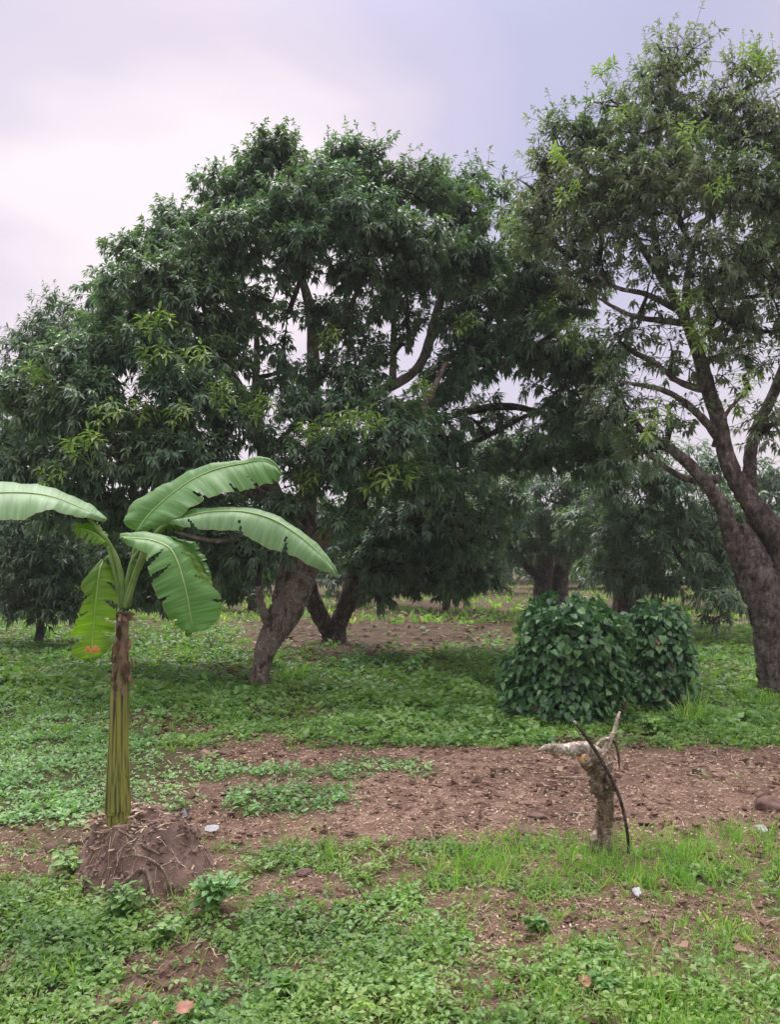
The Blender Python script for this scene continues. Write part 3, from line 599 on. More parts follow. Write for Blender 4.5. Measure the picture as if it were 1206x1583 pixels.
blB = [(700, 292, 12.3, 50, 38), (745, 320, 12, 50, 45), (715, 400, 11.5, 60, 52), (795, 415, 11.5, 65, 52), (860, 460, 11.5, 55, 48), (755, 490, 11.2, 75, 52), (845, 530, 11, 65, 45), (730, 560, 11.3, 50, 45), (905, 560, 11, 50, 50),
    (830, 340, 11.8, 35, 35, .6), (900, 640, 11, 60, 40), (860, 600, 11.4, 45, 30), (660, 660, 11.6, 55, 50), (680, 590, 12, 40, 40), (700, 710, 11.8, 55, 45), (640, 790, 12.5, 80, 58), (720, 800, 12.5, 65, 58), (600, 860, 13, 60, 45), (680, 880, 13.4, 65, 38), (745, 880, 14, 36, 32), (590, 905, 14, 36, 26),
    (800, 710, 13, 75, 38), (870, 690, 12.5, 75, 45), (820, 520, 13, 70, 50), (740, 440, 13.3, 70, 60), (940, 700, 12, 60, 50), (560, 820, 13.6, 50, 40, .7), (640, 720, 13.5, 70, 50, .7), (470, 800, 14.5, 60, 40, .6), (620, 890, 14, 45, 32), (540, 850, 14.6, 40, 45, .8), (690, 840, 14, 60, 45), (700, 905, 14.2, 45, 24), (600, 780, 13.5, 60, 50), (770, 780, 14.5, 50, 55, .8), (730, 640, 12.5, 40, 26, .5), (780, 655, 12.6, 30, 16, .3)]
shB = [(735, 300), (790, 345), (800, 392), (775, 345), (880, 512), (905, 522), (935, 565), (850, 475), (760, 330), (720, 500)]
treeB, CB = make_tree('mango_tree', at(516, 992, 15.8) * np.array((1, 1, 0)), limB, blB, 'dark low-hanging mango tree with V-shaped forked trunk in the middle of the orchard', shoots=shB, near8=None, sprays=80, nsub=22, nros=9, L_=.15, Wd=.046, subr=.31)

# tall sparse mango at the right edge
limC = [
    (LP([(1204, 1088, 9.3), (1196, 1050, 9.3), (1192, 1000, 9.3), (1186, 950, 9.3), (1172, 900, 9.3), (1160, 850, 9.3), (1148, 810, 9.3)]), RP(9.3, 64, 44, 46, 56, 62, 44, 14)),
    (LP([(1172, 930, 9.35), (1152, 880, 9.3), (1132, 830, 9.2), (1118, 785, 9.1), (1090, 745, 9.0), (1060, 712, 8.9), (1030, 690, 8.8), (990, 660, 8.7)]), RP(9.1, 36, 34, 28, 24, 20, 17, 12, 6)),
    (LP([(1190, 980, 9.35), (1215, 900, 9.3), (1212, 850, 9.3), (1180, 800, 9.3), (1150, 760, 9.3), (1125, 710, 9.3), (1112, 650, 9.4), (1095, 600, 9.4), (1080, 545, 9.5), (1060, 495, 9.5), (1032, 440, 9.5), (1015, 380, 9.6), (1010, 300, 9.7), (1020, 180, 9.9)]), RP(9.3, 36, 44, 40, 36, 31, 27, 24, 24, 19, 16, 13, 10, 7, 4)),
    (LP([(1188, 960, 9.4), (1182, 890, 9.5), (1165, 800, 9.6), (1160, 720, 9.7), (1172, 660, 9.8), (1200, 600, 10), (1230, 500, 10.2), (1240, 380, 10.3)]), RP(9.6, 30, 32, 26, 22, 20, 16, 11, 6)),
    (LP([(1215, 1080, 9.4), (1225, 1000, 9.5), (1215, 920, 9.5), (1230, 850, 9.6), (1260, 760, 9.7), (1290, 640, 9.8), (1310, 480, 9.8)]), RP(9.5, 46, 42, 38, 34, 26, 18, 10)),
    (LP([(1095, 605, 9.4), (1050, 590, 9.3), (1018, 565, 9.1), (985, 545, 9)]), RP(9.3, 13, 10, 8, 4)),
    (LP([(1085, 560, 9.5), (1130, 545, 9.4), (1175, 520, 9.3)]), RP(9.4, 13, 9, 5)),
    (LP([(1120, 690, 9.3), (1080, 640, 9.1), (1030, 605, 9), (960, 590, 8.9)]), RP(9.2, 15, 12, 9, 5)),
    (LP([(1050, 480, 9.5), (1000, 455, 9.4), (955, 445, 9.4), (915, 420, 9.5)]), RP(9.4, 12, 9, 7, 4)),
    (LP([(1060, 500, 9.5), (985, 490, 9.3), (950, 475, 9.3), (925, 460, 9.3)]), RP(9.4, 12, 8, 6, 4)),
    (LP([(1060, 495, 9.5), (1065, 420, 9.7), (1085, 350, 9.8), (1150, 280, 9.8), (1180, 230, 9.8)]), RP(9.6, 14, 12, 9, 7, 4)),
    (LP([(1030, 440, 9.5), (985, 370, 9.8), (940, 300, 10), (890, 250, 10)]), RP(9.8, 12, 10, 7, 4)),
    (LP([(1112, 740, 9.1), (1060, 740, 9.4), (1000, 700, 9.6), (940, 650, 9.8)]), RP(9.4, 14, 11, 8, 5)),
    (LP([(1104, 690, 9.2), (1118, 650, 9.0), (1135, 625, 9.0), (1160, 600, 8.9)]), RP(9, 8, 7, 6, 4)),
]
blC = [(1045, 106, 10, 40, 38, .7), (1005, 145, 10, 48, 42, .7), (1085, 160, 10, 60, 45, .8), (935, 190, 9.8, 60, 40, .85), (1150, 200, 9.6, 60, 45, .8), (868, 225, 10, 50, 42, .8), (1010, 225, 9.4, 75, 45, .8), (1225, 225, 9.5, 60, 50, .8), (830, 285, 10, 50, 45, .8),
    (925, 280, 9.3, 75, 48, .85), (1045, 300, 9, 75, 48, .75), (1140, 300, 9, 75, 48, .8), (1250, 320, 9, 90, 60, .8), (840, 350, 10, 50, 42, .9), (930, 360, 9.5, 70, 45, .75), (1020, 385, 9.2, 60, 40, .5), (1120, 400, 8.8, 70, 45, .75), (1200, 410, 9, 70, 50, .75),
    (1000, 450, 9.2, 45, 35, .28), (1110, 480, 9, 55, 40, .4), (1190, 500, 9, 60, 50, .5), (960, 520, 9.3, 45, 35, .35), (1040, 550, 9.2, 50, 40, .28), (1150, 570, 9, 50, 40, .35), (1200, 640, 9.3, 45, 45, .35), (960, 620, 9.2, 45, 40, .5), (900, 420, 9.8, 45, 40, .6),
    (1300, 450, 9.2, 80, 60, .6), (1050, 640, 8.9, 45, 35, .3), (1000, 690, 8.8, 40, 35, .6), (1280, 560, 9.4, 70, 60, .5), (1090, 250, 10.6, 80, 60, .5), (960, 320, 10.8, 80, 60, .5), (1180, 340, 10.6, 80, 60, .5), (1150, 95, 9.9, 20, 16, .5), (1180, 120, 9.8, 18, 14, .5), (1320, 300, 9.5, 80, 70, .6), (1130, 450, 10.4, 60, 50, .4)]
shC = [(935, 108), (862, 242), (963, 178), (1112, 292), (1078, 505), (1062, 465), (1158, 592), (1140, 625), (1010, 650), (1160, 88), (1182, 100), (1065, 210), (880, 300), (1085, 520)]
treeC, CC = make_tree('mango_tree', at(1204, 1088, 9.3) * np.array((1, 1, 0)), limC, blC, 'tall sparse mango tree with thick twisting trunk at the right edge', leafm='mango_thin', bark='bark_right', shoots=shC, near8=None, sprays=220, nsub=31, nros=11, L_=.105, Wd=.035, per=10, twigr=.0035, subr=.36, hang=.5)

# trees behind
def gb(px, Y): p = at(px, 900, Y); p[2] = 0; return p
def trunk2(px, Y, top, w1, w2, px2=None):
    b = gb(px, Y); tpt = at(px2 if px2 is not None else px + 8, top, Y); return ([b - np.array((0, 0, .1)), b * .7 + tpt * .3 + R.normal(0, .06, 3), b * .3 + tpt * .7 + R.normal(0, .08, 3), tpt], RP(Y, w1, w1 * .8, (w1 + w2) / 2, w2))
make_tree('mango_tree', gb(850, 24), [trunk2(842, 24, 800, 36, 22, 838), trunk2(862, 24.3, 790, 34, 20, 880), (LP([(845, 900, 24), (800, 860, 23.5), (770, 820, 23)]), RP(24, 18, 14, 8))],
    [(790, 770, 22, 60, 48), (850, 760, 22, 65, 50), (790, 838, 23, 50, 30), (900, 850, 22, 60, 30), (915, 780, 22, 60, 50), (850, 820, 23, 60, 35), (780, 710, 24, 50, 30), (870, 720, 22, 60, 40), (750, 835, 22, 40, 42)],
    'distant mango tree with a short double trunk seen above the vine-covered shrub', leafm='mango', nsub=7, nros=9, L_=.24, Wd=.06, per=9, subr=.5)
make_tree('mango_tree', gb(970, 18), [trunk2(968, 18, 780, 40, 26, 955), (LP([(968, 870, 18), (1030, 830, 17.5), (1090, 800, 17)]), RP(18, 22, 16, 8)), (LP([(985, 905, 17.6), (1050, 900, 17), (1110, 912, 16.2), (1150, 935, 16)]), RP(17, 10, 8, 6, 4))],
    [(930, 810, 17, 60, 55), (990, 770, 16.5, 75, 55), (960, 880, 17.5, 60, 40), (1040, 830, 16.5, 75, 55), (1010, 900, 17, 55, 22), (1085, 890, 16, 45, 24), (1115, 930, 15.5, 32, 20), (1105, 810, 16.5, 60, 55), (1050, 730, 16, 65, 45), (950, 730, 16, 75, 45), (1110, 870, 17, 45, 40), (1150, 850, 18, 50, 50), (990, 840, 19, 70, 60), (1095, 960, 15.4, 18, 14, .8)],
    'shadowy mango tree with low spreading boughs left of the right-hand trunk', nsub=12, nros=8, L_=.21, Wd=.052, per=9, subr=.38)
make_tree('mango_tree', gb(-60, 16), [trunk2(-60, 16, 700, 50, 30, -50), (LP([(-55, 800, 16), (0, 700, 16), (50, 600, 16)]), RP(16, 26, 20, 10))],
    [(85, 492, 16, 42, 28), (45, 540, 16, 45, 34), (105, 530, 16, 50, 38), (5, 600, 16, 45, 40), (-60, 680, 16, 70, 55), (60, 600, 15.5, 60, 50), (-50, 740, 16, 70, 60), (10, 690, 15.5, 60, 50), (0, 780, 16, 60, 35), (105, 468, 16.2, 22, 14)],
    'paler rounded mango tree rising behind the left edge', leafm='mango_far', nsub=15, nros=8, L_=.17, Wd=.045, per=9, subr=.36, sprays=80)
make_tree('young_mango_tree', gb(62, 15.5), [trunk2(62, 15.5, 860, 14, 8, 66), (LP([(64, 930, 15.5), (95, 890, 15.3), (110, 860, 15.2)]), RP(15.5, 8, 6, 4))],
    [(30, 800, 14.5, 60, 40), (110, 810, 14.5, 60, 40), (150, 850, 15, 50, 40), (60, 870, 14.3, 70, 40), (20, 930, 14.6, 50, 30), (80, 935, 14.4, 60, 26), (60, 835, 15, 55, 35), (105, 860, 15, 45, 35), (22, 870, 15, 45, 35), (85, 905, 15, 50, 30), (45, 930, 15, 45, 28), (110, 935, 15.2, 30, 22), (0, 910, 15.3, 30, 30), (130, 880, 15.6, 40, 40), (165, 900, 16, 45, 35)],
    'low leafy young mango with branches to the ground at the far left', nsub=13, nros=9, L_=.17, Wd=.05, per=9, subr=.34)
for (px, top, Y, s, lb) in ((40, 815, 24, 70, 'dark tree filling the back at the left edge under the big crown'), (215, 800, 26, 75, 'dark back-row tree behind the banana stalks'), (390, 800, 25, 60, 'dark back-row tree just left of the leaning trunk'), (560, 790, 27, 60, 'dark back-row tree seen through the fork of the V-shaped trunk'),
        (690, 775, 25, 60, 'dark back-row tree with low boughs in the centre'), (985, 800, 27, 70, 'dark back-row tree above the narrow vine-covered shrub'), (1110, 800, 25, 60, 'dark back-row tree left of the tall right-hand trunk')):
    make_tree('back_mango_tree', gb(px, Y), [trunk2(px, Y, top + 50, 16, 10)], [(px, top + 20, Y, s, 40), (px - s * .7, top + 50, Y, s * .7, 34), (px + s * .7, top + 50, Y, s * .7, 34), (px - s * .5, 875, Y, s * .6, 18), (px + s * .5, 872, Y - .5, s * .6, 18), (px + s, 885, Y, s * .4, 12), (px - s, 880, Y, s * .4, 13), (px, 865, Y - 1, s * .6, 20), (px - s * .8, 893, Y - 1, s * .4, 12), (px + s * .2, 895, Y - .5, s * .45, 12)],
        lb, leafm='mango', nsub=3.4, nros=9, L_=.30, Wd=.10, per=7, subr=.6, group='back row of mango trees', twigr=.008, seg=10)
for k_, (px, Y, top, s, lb) in enumerate([(-20, 34, 800, 90, 'far tree low on the left edge behind the young mango'), (160, 38, 795, 90, 'far tree glimpsed behind the banana leaves'), (330, 40, 800, 90, 'far tree left of the leaning trunk, seen under the crown'), (480, 36, 800, 90, 'far tree behind the forked trunk'),
    (610, 40, 800, 80, 'far tree right of the forked trunk'), (745, 38, 770, 70, 'hazy far tree showing in the gap under the sky hole'), (900, 44, 800, 90, 'far tree right of the double trunk'), (1020, 42, 790, 90, 'far tree behind the low spreading boughs'), (1180, 32, 730, 75, 'pale far tree right of the tall trunk at the edge'), (1330, 34, 740, 80, 'far tree just past the right edge')]):
    bl = [(px - s * .5, top + 40, Y, s * .6, 38), (px + s * .5, top + 40, Y, s * .6, 38), (px, top + 8, Y, s * .6, 34), (px - s * .6, top + 75, Y, s * .55, 24), (px + s * .6, top + 75, Y, s * .55, 24), (px, top + 70, Y - 1, s * .6, 26), (px - s * .3, 858, Y - .5, s * .6, 16), (px + s * .5, 862, Y + .5, s * .6, 14)]
    if px == 745: bl += [(770, 695, Y, 45, 28), (760, 735, Y, 50, 35)]
    make_tree('far_mango_tree', gb(px, Y), [trunk2(px, Y, top + 60, 16, 10)], bl, lb, leafm='mango_far', nsub=2.6, nros=9, L_=.40, Wd=.13, per=7, subr=.85, group='far trees at the back of the orchard', twigr=.01, seg=10)

q = MB(); nW = 9000
Xw = R.uniform(-75, 75, nW); Yw = R.uniform(50, 66, nW); hw = 3.2 + 3.0 * fbm(Xw * .22, Yw * .1 + 4, o=3)
Zw = hw * R.random(nW)**.8
leaves(q, OVAL, np.stack([Xw, Yw, Zw], -1), rdir(nW, -50, 20), rdir(nW, 0, 70), R.uniform(.7, 1.6, nW), R.uniform(.5, 1.1, nW), .2)
tag(q.build('far_woods', M['mango_far'], kind='stuff'), 'mass of far trees closing the orchard along the horizon', 'woods')
q = MB(); nW = 9000
Yw = 20 * (50 / 20)**R.random(nW); Xw = (R.random(nW) * 2 - 1) * Yw * .65; kp = fbm(Xw * .25 + 9, Yw * .25, o=3) > .46; Xw, Yw = Xw[kp], Yw[kp]; nW = len(Xw)
leaves(q, BLADE, np.stack([Xw, Yw, gz(Xw, Yw)], -1), rdir(nW, 30, 85), rdir(nW, -10, 30), R.uniform(.1, .32, nW), R.uniform(.04, .09, nW), .3)
tag(q.build('far_grass', M['grass'], kind='stuff'), 'patches of far grass between the trunks at the back', 'grass')

# ------------------------------------------------------------------ vine-covered shrubs
def vine_shrub(px0, px1, pytop, pybot, Y, label, nleaf, seed, lx=0.0, nparts=150, dry=0.04, skew=0.0):
    rr = np.random.default_rng(seed)
    m_ = pxm(Y); cx = ((px0 + px1) / 2 - 603) * m_; rx = (px1 - px0) / 2 * m_
    zt = at(600, pytop, Y)[2] * .90; ry = rx * .9
    root = empty('vine_covered_shrub', (cx, Y, 0), label, 'shrub')
    q = MB()
    for k in range(9):
        a = rr.random() * 6.28; p0 = np.array((cx + rx * .35 * math.cos(a), Y + ry * .35 * math.sin(a), -.05)); p1 = np.array((cx + rx * .7 * math.cos(a), Y + ry * .7 * math.sin(a), zt * rr.uniform(.7, .95)))
        tube(q, [p0, (p0 + p1) / 2 + rr.normal(0, .06, 3), p1], [.025, .018, .008], 6, 8)
    q.build('stems', M['twig'], root, smooth=True)
    def surf(n, shell):
        th = rr.random(n) * 6.2832; h = rr.random(n)**.85
        prof = np.where(h < .70, 0.92 + .10 * np.sin(h * 7 + th * 2), np.sqrt(np.clip(1 - ((h - .70) / .33)**2, 0, 1)) * .95)
        lump = 1 + .55 * (fbm(np.cos(th) * 1.7 + seed, np.sin(th) * 1.7 + 5, h * 2.6, 3) - .5) * 2 * .6
        r = prof * lump * shell
        X = cx + rx * r * np.cos(th) + skew * (1 - h) * rx; Yp = Y + ry * r * np.sin(th); Z = .03 + zt * h * (1 + .30 * (fbm(np.cos(th) * 2 + 9, np.sin(th) * 2 + seed, o=2) - .5))
        # fill the top with leaves too
        tp = rr.random(n) < .18; rad = np.sqrt(rr.random(n)) * .85
        X = np.where(tp, cx + rx * rad * np.cos(th), X); Yp = np.where(tp, Y + ry * rad * np.sin(th), Yp)
        Z = np.where(tp, zt * (1.0 - .16 * rad**2) * (1 + .2 * (fbm(X * 3, Yp * 3, o=2) - .5)), Z)
        outw = np.stack([np.cos(th), np.sin(th), np.where(tp, 1.6, .35 + .5 * (h > .75))], -1)
        return np.stack([X, Yp, Z], -1), unit(outw)
    for shell, cnt, nm in ((1.0, nleaf, 0), (.86, nleaf, 1), (.68, nleaf // 2, 2)):
        P, O = surf(cnt, shell + 0 * 1.0)
        P += O * rr.uniform(-.05, .08, (cnt, 1))
        D = unit(np.array((0, 0, -1.0)) * .9 + O * .6 + rr.normal(0, .45, P.shape)); Nn = unit(O + np.array((0, 0, .5)) + rr.normal(0, .5, P.shape))
        s = rr.uniform(.038, .092, cnt)
        if nm == 0:
            vis = np.where((O[:, 1] < .25))[0]; big = vis[np.argsort(-s[vis])][:nparts]
            meshes = {}
            for i in big:
                dd = rr.random() < dry; key = (bool(dd), int(rr.integers(0, 6)))
                if key not in meshes:
                    qq = MB(); leaves(qq, HEART, [(0, 0, 0)], [(1, 0, 0)], [(0, 0, 1)], 1.0, .88 + .02 * key[1], .08 * key[1] - .1, np.array([key[1] / 5.0]), fold=1.2)
                    meshes[key] = qq.mesh('leaf', M['vine_dry'] if dd else M['vine'])
                ob = bpy.data.objects.new('leaf', meshes[key]); COL.objects.link(ob); ob.parent = root
                d = D[i]; nn = Nn[i] - d * np.dot(d, Nn[i]); nn /= np.linalg.norm(nn); b = np.cross(nn, d)
                from mathutils import Matrix
                Mx = Matrix(((d[0], b[0], nn[0]), (d[1], b[1], nn[1]), (d[2], b[2], nn[2])))
                ob.rotation_mode = 'QUATERNION'; ob.rotation_quaternion = Mx.to_quaternion(); ob.location = P[i] - np.array((cx, Y, 0)); ob.scale = [float(s[i])] * 3
            msk = np.ones(cnt, bool); msk[big] = False; P, D, Nn, s = P[msk], D[msk], Nn[msk], s[msk]
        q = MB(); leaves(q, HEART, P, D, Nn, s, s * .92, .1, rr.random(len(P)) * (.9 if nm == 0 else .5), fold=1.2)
        q.build('foliage', M['vine'], root, kind='stuff')
    return root
vine_shrub(802, 962, 925, 1110, 7.95, 'broad dark green shrub smothered in heart-leaved vine, left of the pair', 2500, 5, skew=-.12)
vine_shrub(972, 1064, 932, 1105, 8.5, 'narrow vine-covered shrub standing against the right side of the broad one', 1300, 8, dry=.10)
vine_shrub(775, 850, 1010, 1095, 8.3, 'small dark lump of vines at the left foot of the broad shrub', 500, 12, nparts=60)

# ------------------------------------------------------------------ earth mound with the banana plant
YM = 4.2
def mound_z(X, Y):
    cx, cy = (220 - 603) * pxm(4.1), 4.15
    dx = (X - cx) / .345; dy = np.where(Y < cy, (Y - cy) / .40, (Y - cy) / .36)
    d = np.sqrt(dx**2 + dy**2) + (fbm(X * 4 + 2, Y * 4 + 1, o=3) - .5) * .55
    return 0.30 * sstep(1.14, .42, d)
q = MB(); n_ = 120
gx = np.linspace(-1.85, -.6, n_); gy = np.linspace(3.45, 4.8, n_); GX, GY = np.meshgrid(gx, gy)
mz = mound_z(GX, GY)
nz3 = (fbm(GX * 7, GY * 7, o=5) - .5) * .15 + (np.abs(fbm(GX * 18, GY * 18, o=3) - .5)) * .07
GZ = gz(GX, GY) - .03 + mz + nz3 * sstep(0.0, .10, mz)
i = np.arange(n_ - 1)[:, None]; j = np.arange(n_ - 1)[None]
q.add(np.stack([GX, GY, GZ], -1).reshape(-1, 3), None, np.stack([i * n_ + j, i * n_ + j + 1, (i + 1) * n_ + j + 1, (i + 1) * n_ + j], -1).reshape(-1, 4), 1.0)
mm, t, b, o = mat('mound_earth')
c = ramp(t, [(0.28, (0.10, 0.058, 0.050)), (0.5, (0.28, 0.17, 0.145)), (0.68, (0.52, 0.36, 0.31))], tnoise(t, 7, 10, 0.72))
f = ramp(t, [(.5, (0, 0, 0)), (.62, (1, 1, 1))], tnoise(t, 4.5, 3))
c = mixc(t, f, c, mixc(t, .55, c, (0.42, 0.27, 0.23)))
t.links.new(c, b.inputs['Base Color']); b.inputs['Roughness'].default_value = .95; bump(t, b, tnoise(t, 40, 8, .8), 1, .03)
mroot = empty('earth_mound', (-1.26, 4.12, 0), 'reddish brown earth mound with exposed roots at the foot of the banana plant', 'mound')
q.build('soil', mm, mroot, smooth=True)
def mtop(x, y): 
    x = np.array([x]); y = np.array([y]); m = mound_z(x, y)
    return float((gz(x, y) - .03 + m + ((fbm(x * 7, y * 7, o=5) - .5) * .15 + np.abs(fbm(x * 18, y * 18, o=3) - .5) * .07) * sstep(0., .1, m))[0])
def root_line(pts, r):
    q = MB(); P = [(x, y, mtop(x, y) + z) for x, y, z in pts]; tube(q, P, r, 6, 20, rough=.1, nfreq=20); q.build('root', M['stump'], mroot, smooth=True)
root_line([(-1.35, 4.0, .01), (-1.28, 3.95, .015), (-1.2, 3.93, .01), (-1.12, 3.95, .0)], [.006, .009, .008, .004])
root_line([(-1.36, 3.78, .01), (-1.25, 3.80, .03), (-1.16, 3.83, .02), (-1.08, 3.76, .01)], [.006, .010, .010, .004])
root_line([(-1.55, 4.2, .01), (-1.46, 4.1, .02), (-1.36, 4.05, .01)], [.005, .007, .003])
root_line([(-1.3, 3.88, .01), (-1.2, 3.87, .03), (-1.1, 3.90, .02), (-1.02, 3.86, .0)], [.004, .006, .006, .003])
q = MB()
for k in range(330):
    a = R.random() * 6.28; x = -1.26 + R.normal(0, .26); y = 4.05 + R.normal(0, .24); l = R.uniform(.03, .11); z = mtop(x, y) + .006
    x2, y2 = x + l * math.cos(a), y + l * math.sin(a)
    tube(q, [(x, y, z), ((x + x2) / 2, (y + y2) / 2, mtop((x + x2) / 2, (y + y2) / 2) + R.uniform(.004, .016)), (x2, y2, mtop(x2, y2) + .004)], [.0016, .0022, .001], 3, 5, a=R.random())
q.build('rootlets', M['straw'], mroot, kind='stuff')
q = MB(); ico = unit(np.array([(a, b, c) for a in (-1, 1) for b in (-1, 1) for c in (-1, 1)], float)); iq = np.array([(0, 1, 3, 2), (4, 6, 7, 5), (0, 4, 5, 1), (2, 3, 7, 6), (0, 2, 6, 4), (1, 5, 7, 3)])
for k in range(900):
    x = -1.24 + R.normal(0, .30); y = 3.98 + R.normal(0, .30); r_ = R.lognormal(-4.7, .55)
    q.add((ico + R.normal(0, .28, ico.shape)) * r_ * np.array((1.2, 1, .8)) + np.array((x, y, mtop(x, y) + r_ * .2)), None, iq, 1.0)
q.build('crumbs', mm, mroot, kind='stuff')
q = MB()
for k in range(500):
    x = -1.24 + R.normal(0, .33); y = 4.0 + R.normal(0, .30)
    leaves(q, CHIP, [(x, y, mtop(x, y) + .006)], rdir(1, -25, 20), [(R.normal(0, .3), -.3, 1)], R.uniform(.01, .045), R.uniform(.004, .012), 0)
for k in range(120):
    a = R.random() * 6.28; d_ = R.uniform(.05, .16); x = float(at(183, 1248, 4.2)[0]) + d_ * math.cos(a); y = 4.2 + d_ * math.sin(a)
    leaves(q, CHIP, [(x, y, mtop(x, y) + .012)], rdir(1, -15, 35), [(R.normal(0, .3), -.2, 1)], R.uniform(.02, .08), R.uniform(.004, .016), .1)
q.build('chips', M['straw'], mroot, kind='stuff')

# banana plant -------------------------------------------------------
bx, by = float(at(183, 1248, YM)[0]), YM
bz = at(183, 1250, YM)[2]
ban = empty('banana_plant', (bx, by, bz - .03), 'young banana plant with a yellow-green stem and arching torn leaves', 'banana plant')
sm, t, b, o = mat('banana_stem')
tcn = t.nodes.new('ShaderNodeTexCoord'); mpn = t.nodes.new('ShaderNodeMapping'); mpn.inputs['Scale'].default_value = (75, 75, 2.2); t.links.new(tcn.outputs['Object'], mpn.inputs[0])
nn_ = t.nodes.new('ShaderNodeTexNoise'); nn_.inputs['Scale'].default_value = 1; nn_.inputs['Detail'].default_value = 5; t.links.new(mpn.outputs[0], nn_.inputs['Vector'])
c = ramp(t, [(0.34, (0.035, 0.024, 0.016)), (0.43, (0.10, 0.09, 0.022)), (0.50, (0.20, 0.22, 0.04)), (0.60, (0.30, 0.28, 0.06)), (.72, (.36, .20, .07))], nn_.outputs['Fac'])
sx = t.nodes.new('ShaderNodeSeparateXYZ'); t.links.new(tcn.outputs['Object'], sx.inputs[0])
n5 = tnoise(t, 9, 5)
md = t.nodes.new('ShaderNodeMath'); md.operation = 'MULTIPLY_ADD'; md.inputs[1].default_value = .5; t.links.new(n5, md.inputs[0]); t.links.new(sx.outputs['Z'], md.inputs[2])
f = ramp(t, [(.90, (0, 0, 0)), (1.0, (1, 1, 1))], md.outputs[0])
c = mixc(t, f, c, ramp(t, [(.35, (.09, .05, .035)), (.65, (.33, .21, .15))], tnoise(t, 18, 6)))
t.links.new(c, b.inputs['Base Color']); b.inputs['Roughness'].default_value = .5; bump(t, b, nn_.outputs['Fac'], .5, .01)
q = MB()
SP = LP([(182, 1290, YM), (182, 1240, YM), (183, 1150, YM), (186, 1050, YM), (188, 990, YM), (189, 950, YM)])
tube(q, SP, RP(YM, 38, 34, 26, 22, 20, 18), 28, 70, rough=.05, nfreq=10)
q.build('stem', sm, ban, smooth=True)
# overlapping leaf sheaths on the stem
for k, (py0, py1, ang, wd_) in enumerate([(1255, 1040, .3, 1.1), (1255, 985, 2.2, 1.0), (1255, 1010, 3.9, 1.1), (1200, 960, 5.2, .9), (1250, 1090, 4.9, .8)]):
    q = MB(); n1 = 24; C = crom(np.array(SP), 60); ys = np.linspace(py0, py1, n1); rows = []
    for i, y_ in enumerate(ys):
        c_ = C[np.argmin(np.abs(project(C)[1] - y_))].copy(); c_[2] = at(183, y_, YM)[2]
        rr_ = np.interp(y_, [950, 1050, 1150, 1250], [10, 12, 13.5, 17.5]) * pxm(YM) * 1.04 + .0015 * k
        ww_ = wd_ * (1 - .75 * (i / (n1 - 1))**2)
        for v in np.linspace(-1, 1, 7): rows.append(c_ + rr_ * (1 + .03 * (1 - abs(v))) * np.array((math.cos(ang + v * ww_), math.sin(ang + v * ww_), 0)))
    i = np.arange(n1 - 1)[:, None]; j = np.arange(6)[None]
    q.add(rows, None, np.stack([i * 7 + j, i * 7 + j + 1, (i + 1) * 7 + j + 1, (i + 1) * 7 + j], -1).reshape(-1, 4)); q.build('sheath', sm, ban, smooth=True)
# dry brown collar and peeling sheath ends
dry = M['litter']
q = MB(); c_ = at(189, 948, YM)
for k in range(16):
    a = k / 16 * 6.28; l = R.uniform(.03, .07)
    leaves(q, OVAL, [c_ + np.array((math.cos(a) * .03, math.sin(a) * .03, -.015 + R.normal(0, .006)))], [(math.cos(a + .9), math.sin(a + .9), R.uniform(-.5, .3))], [(math.cos(a), math.sin(a), .4)], l, .025, .1)
tube(q, [c_ + np.array((math.cos(a) * .037, math.sin(a) * .034, .004 * math.sin(3 * a))) for a in np.linspace(0, 6.4, 12)], [.008] * 12, 6, 40, rough=.3, nfreq=30)
q.build('dry_collar', dry, ban)
q = MB()
for k in range(26):
    y_ = R.uniform(955, 1060); a = R.uniform(2.6, 6.4); c_ = at(188, y_, YM); r_ = .041 + R.uniform(0, .006)
    leaves(q, OVAL, [c_ + np.array((math.cos(a) * r_, math.sin(a) * r_, 0))], [(math.cos(a) * .25, math.sin(a) * .25, R.choice([-1, 1]))], [(math.cos(a), math.sin(a), .1)], R.uniform(.04, .10), .03, .02)
q.build('dry_sheaths', dry, ban, kind='stuff')

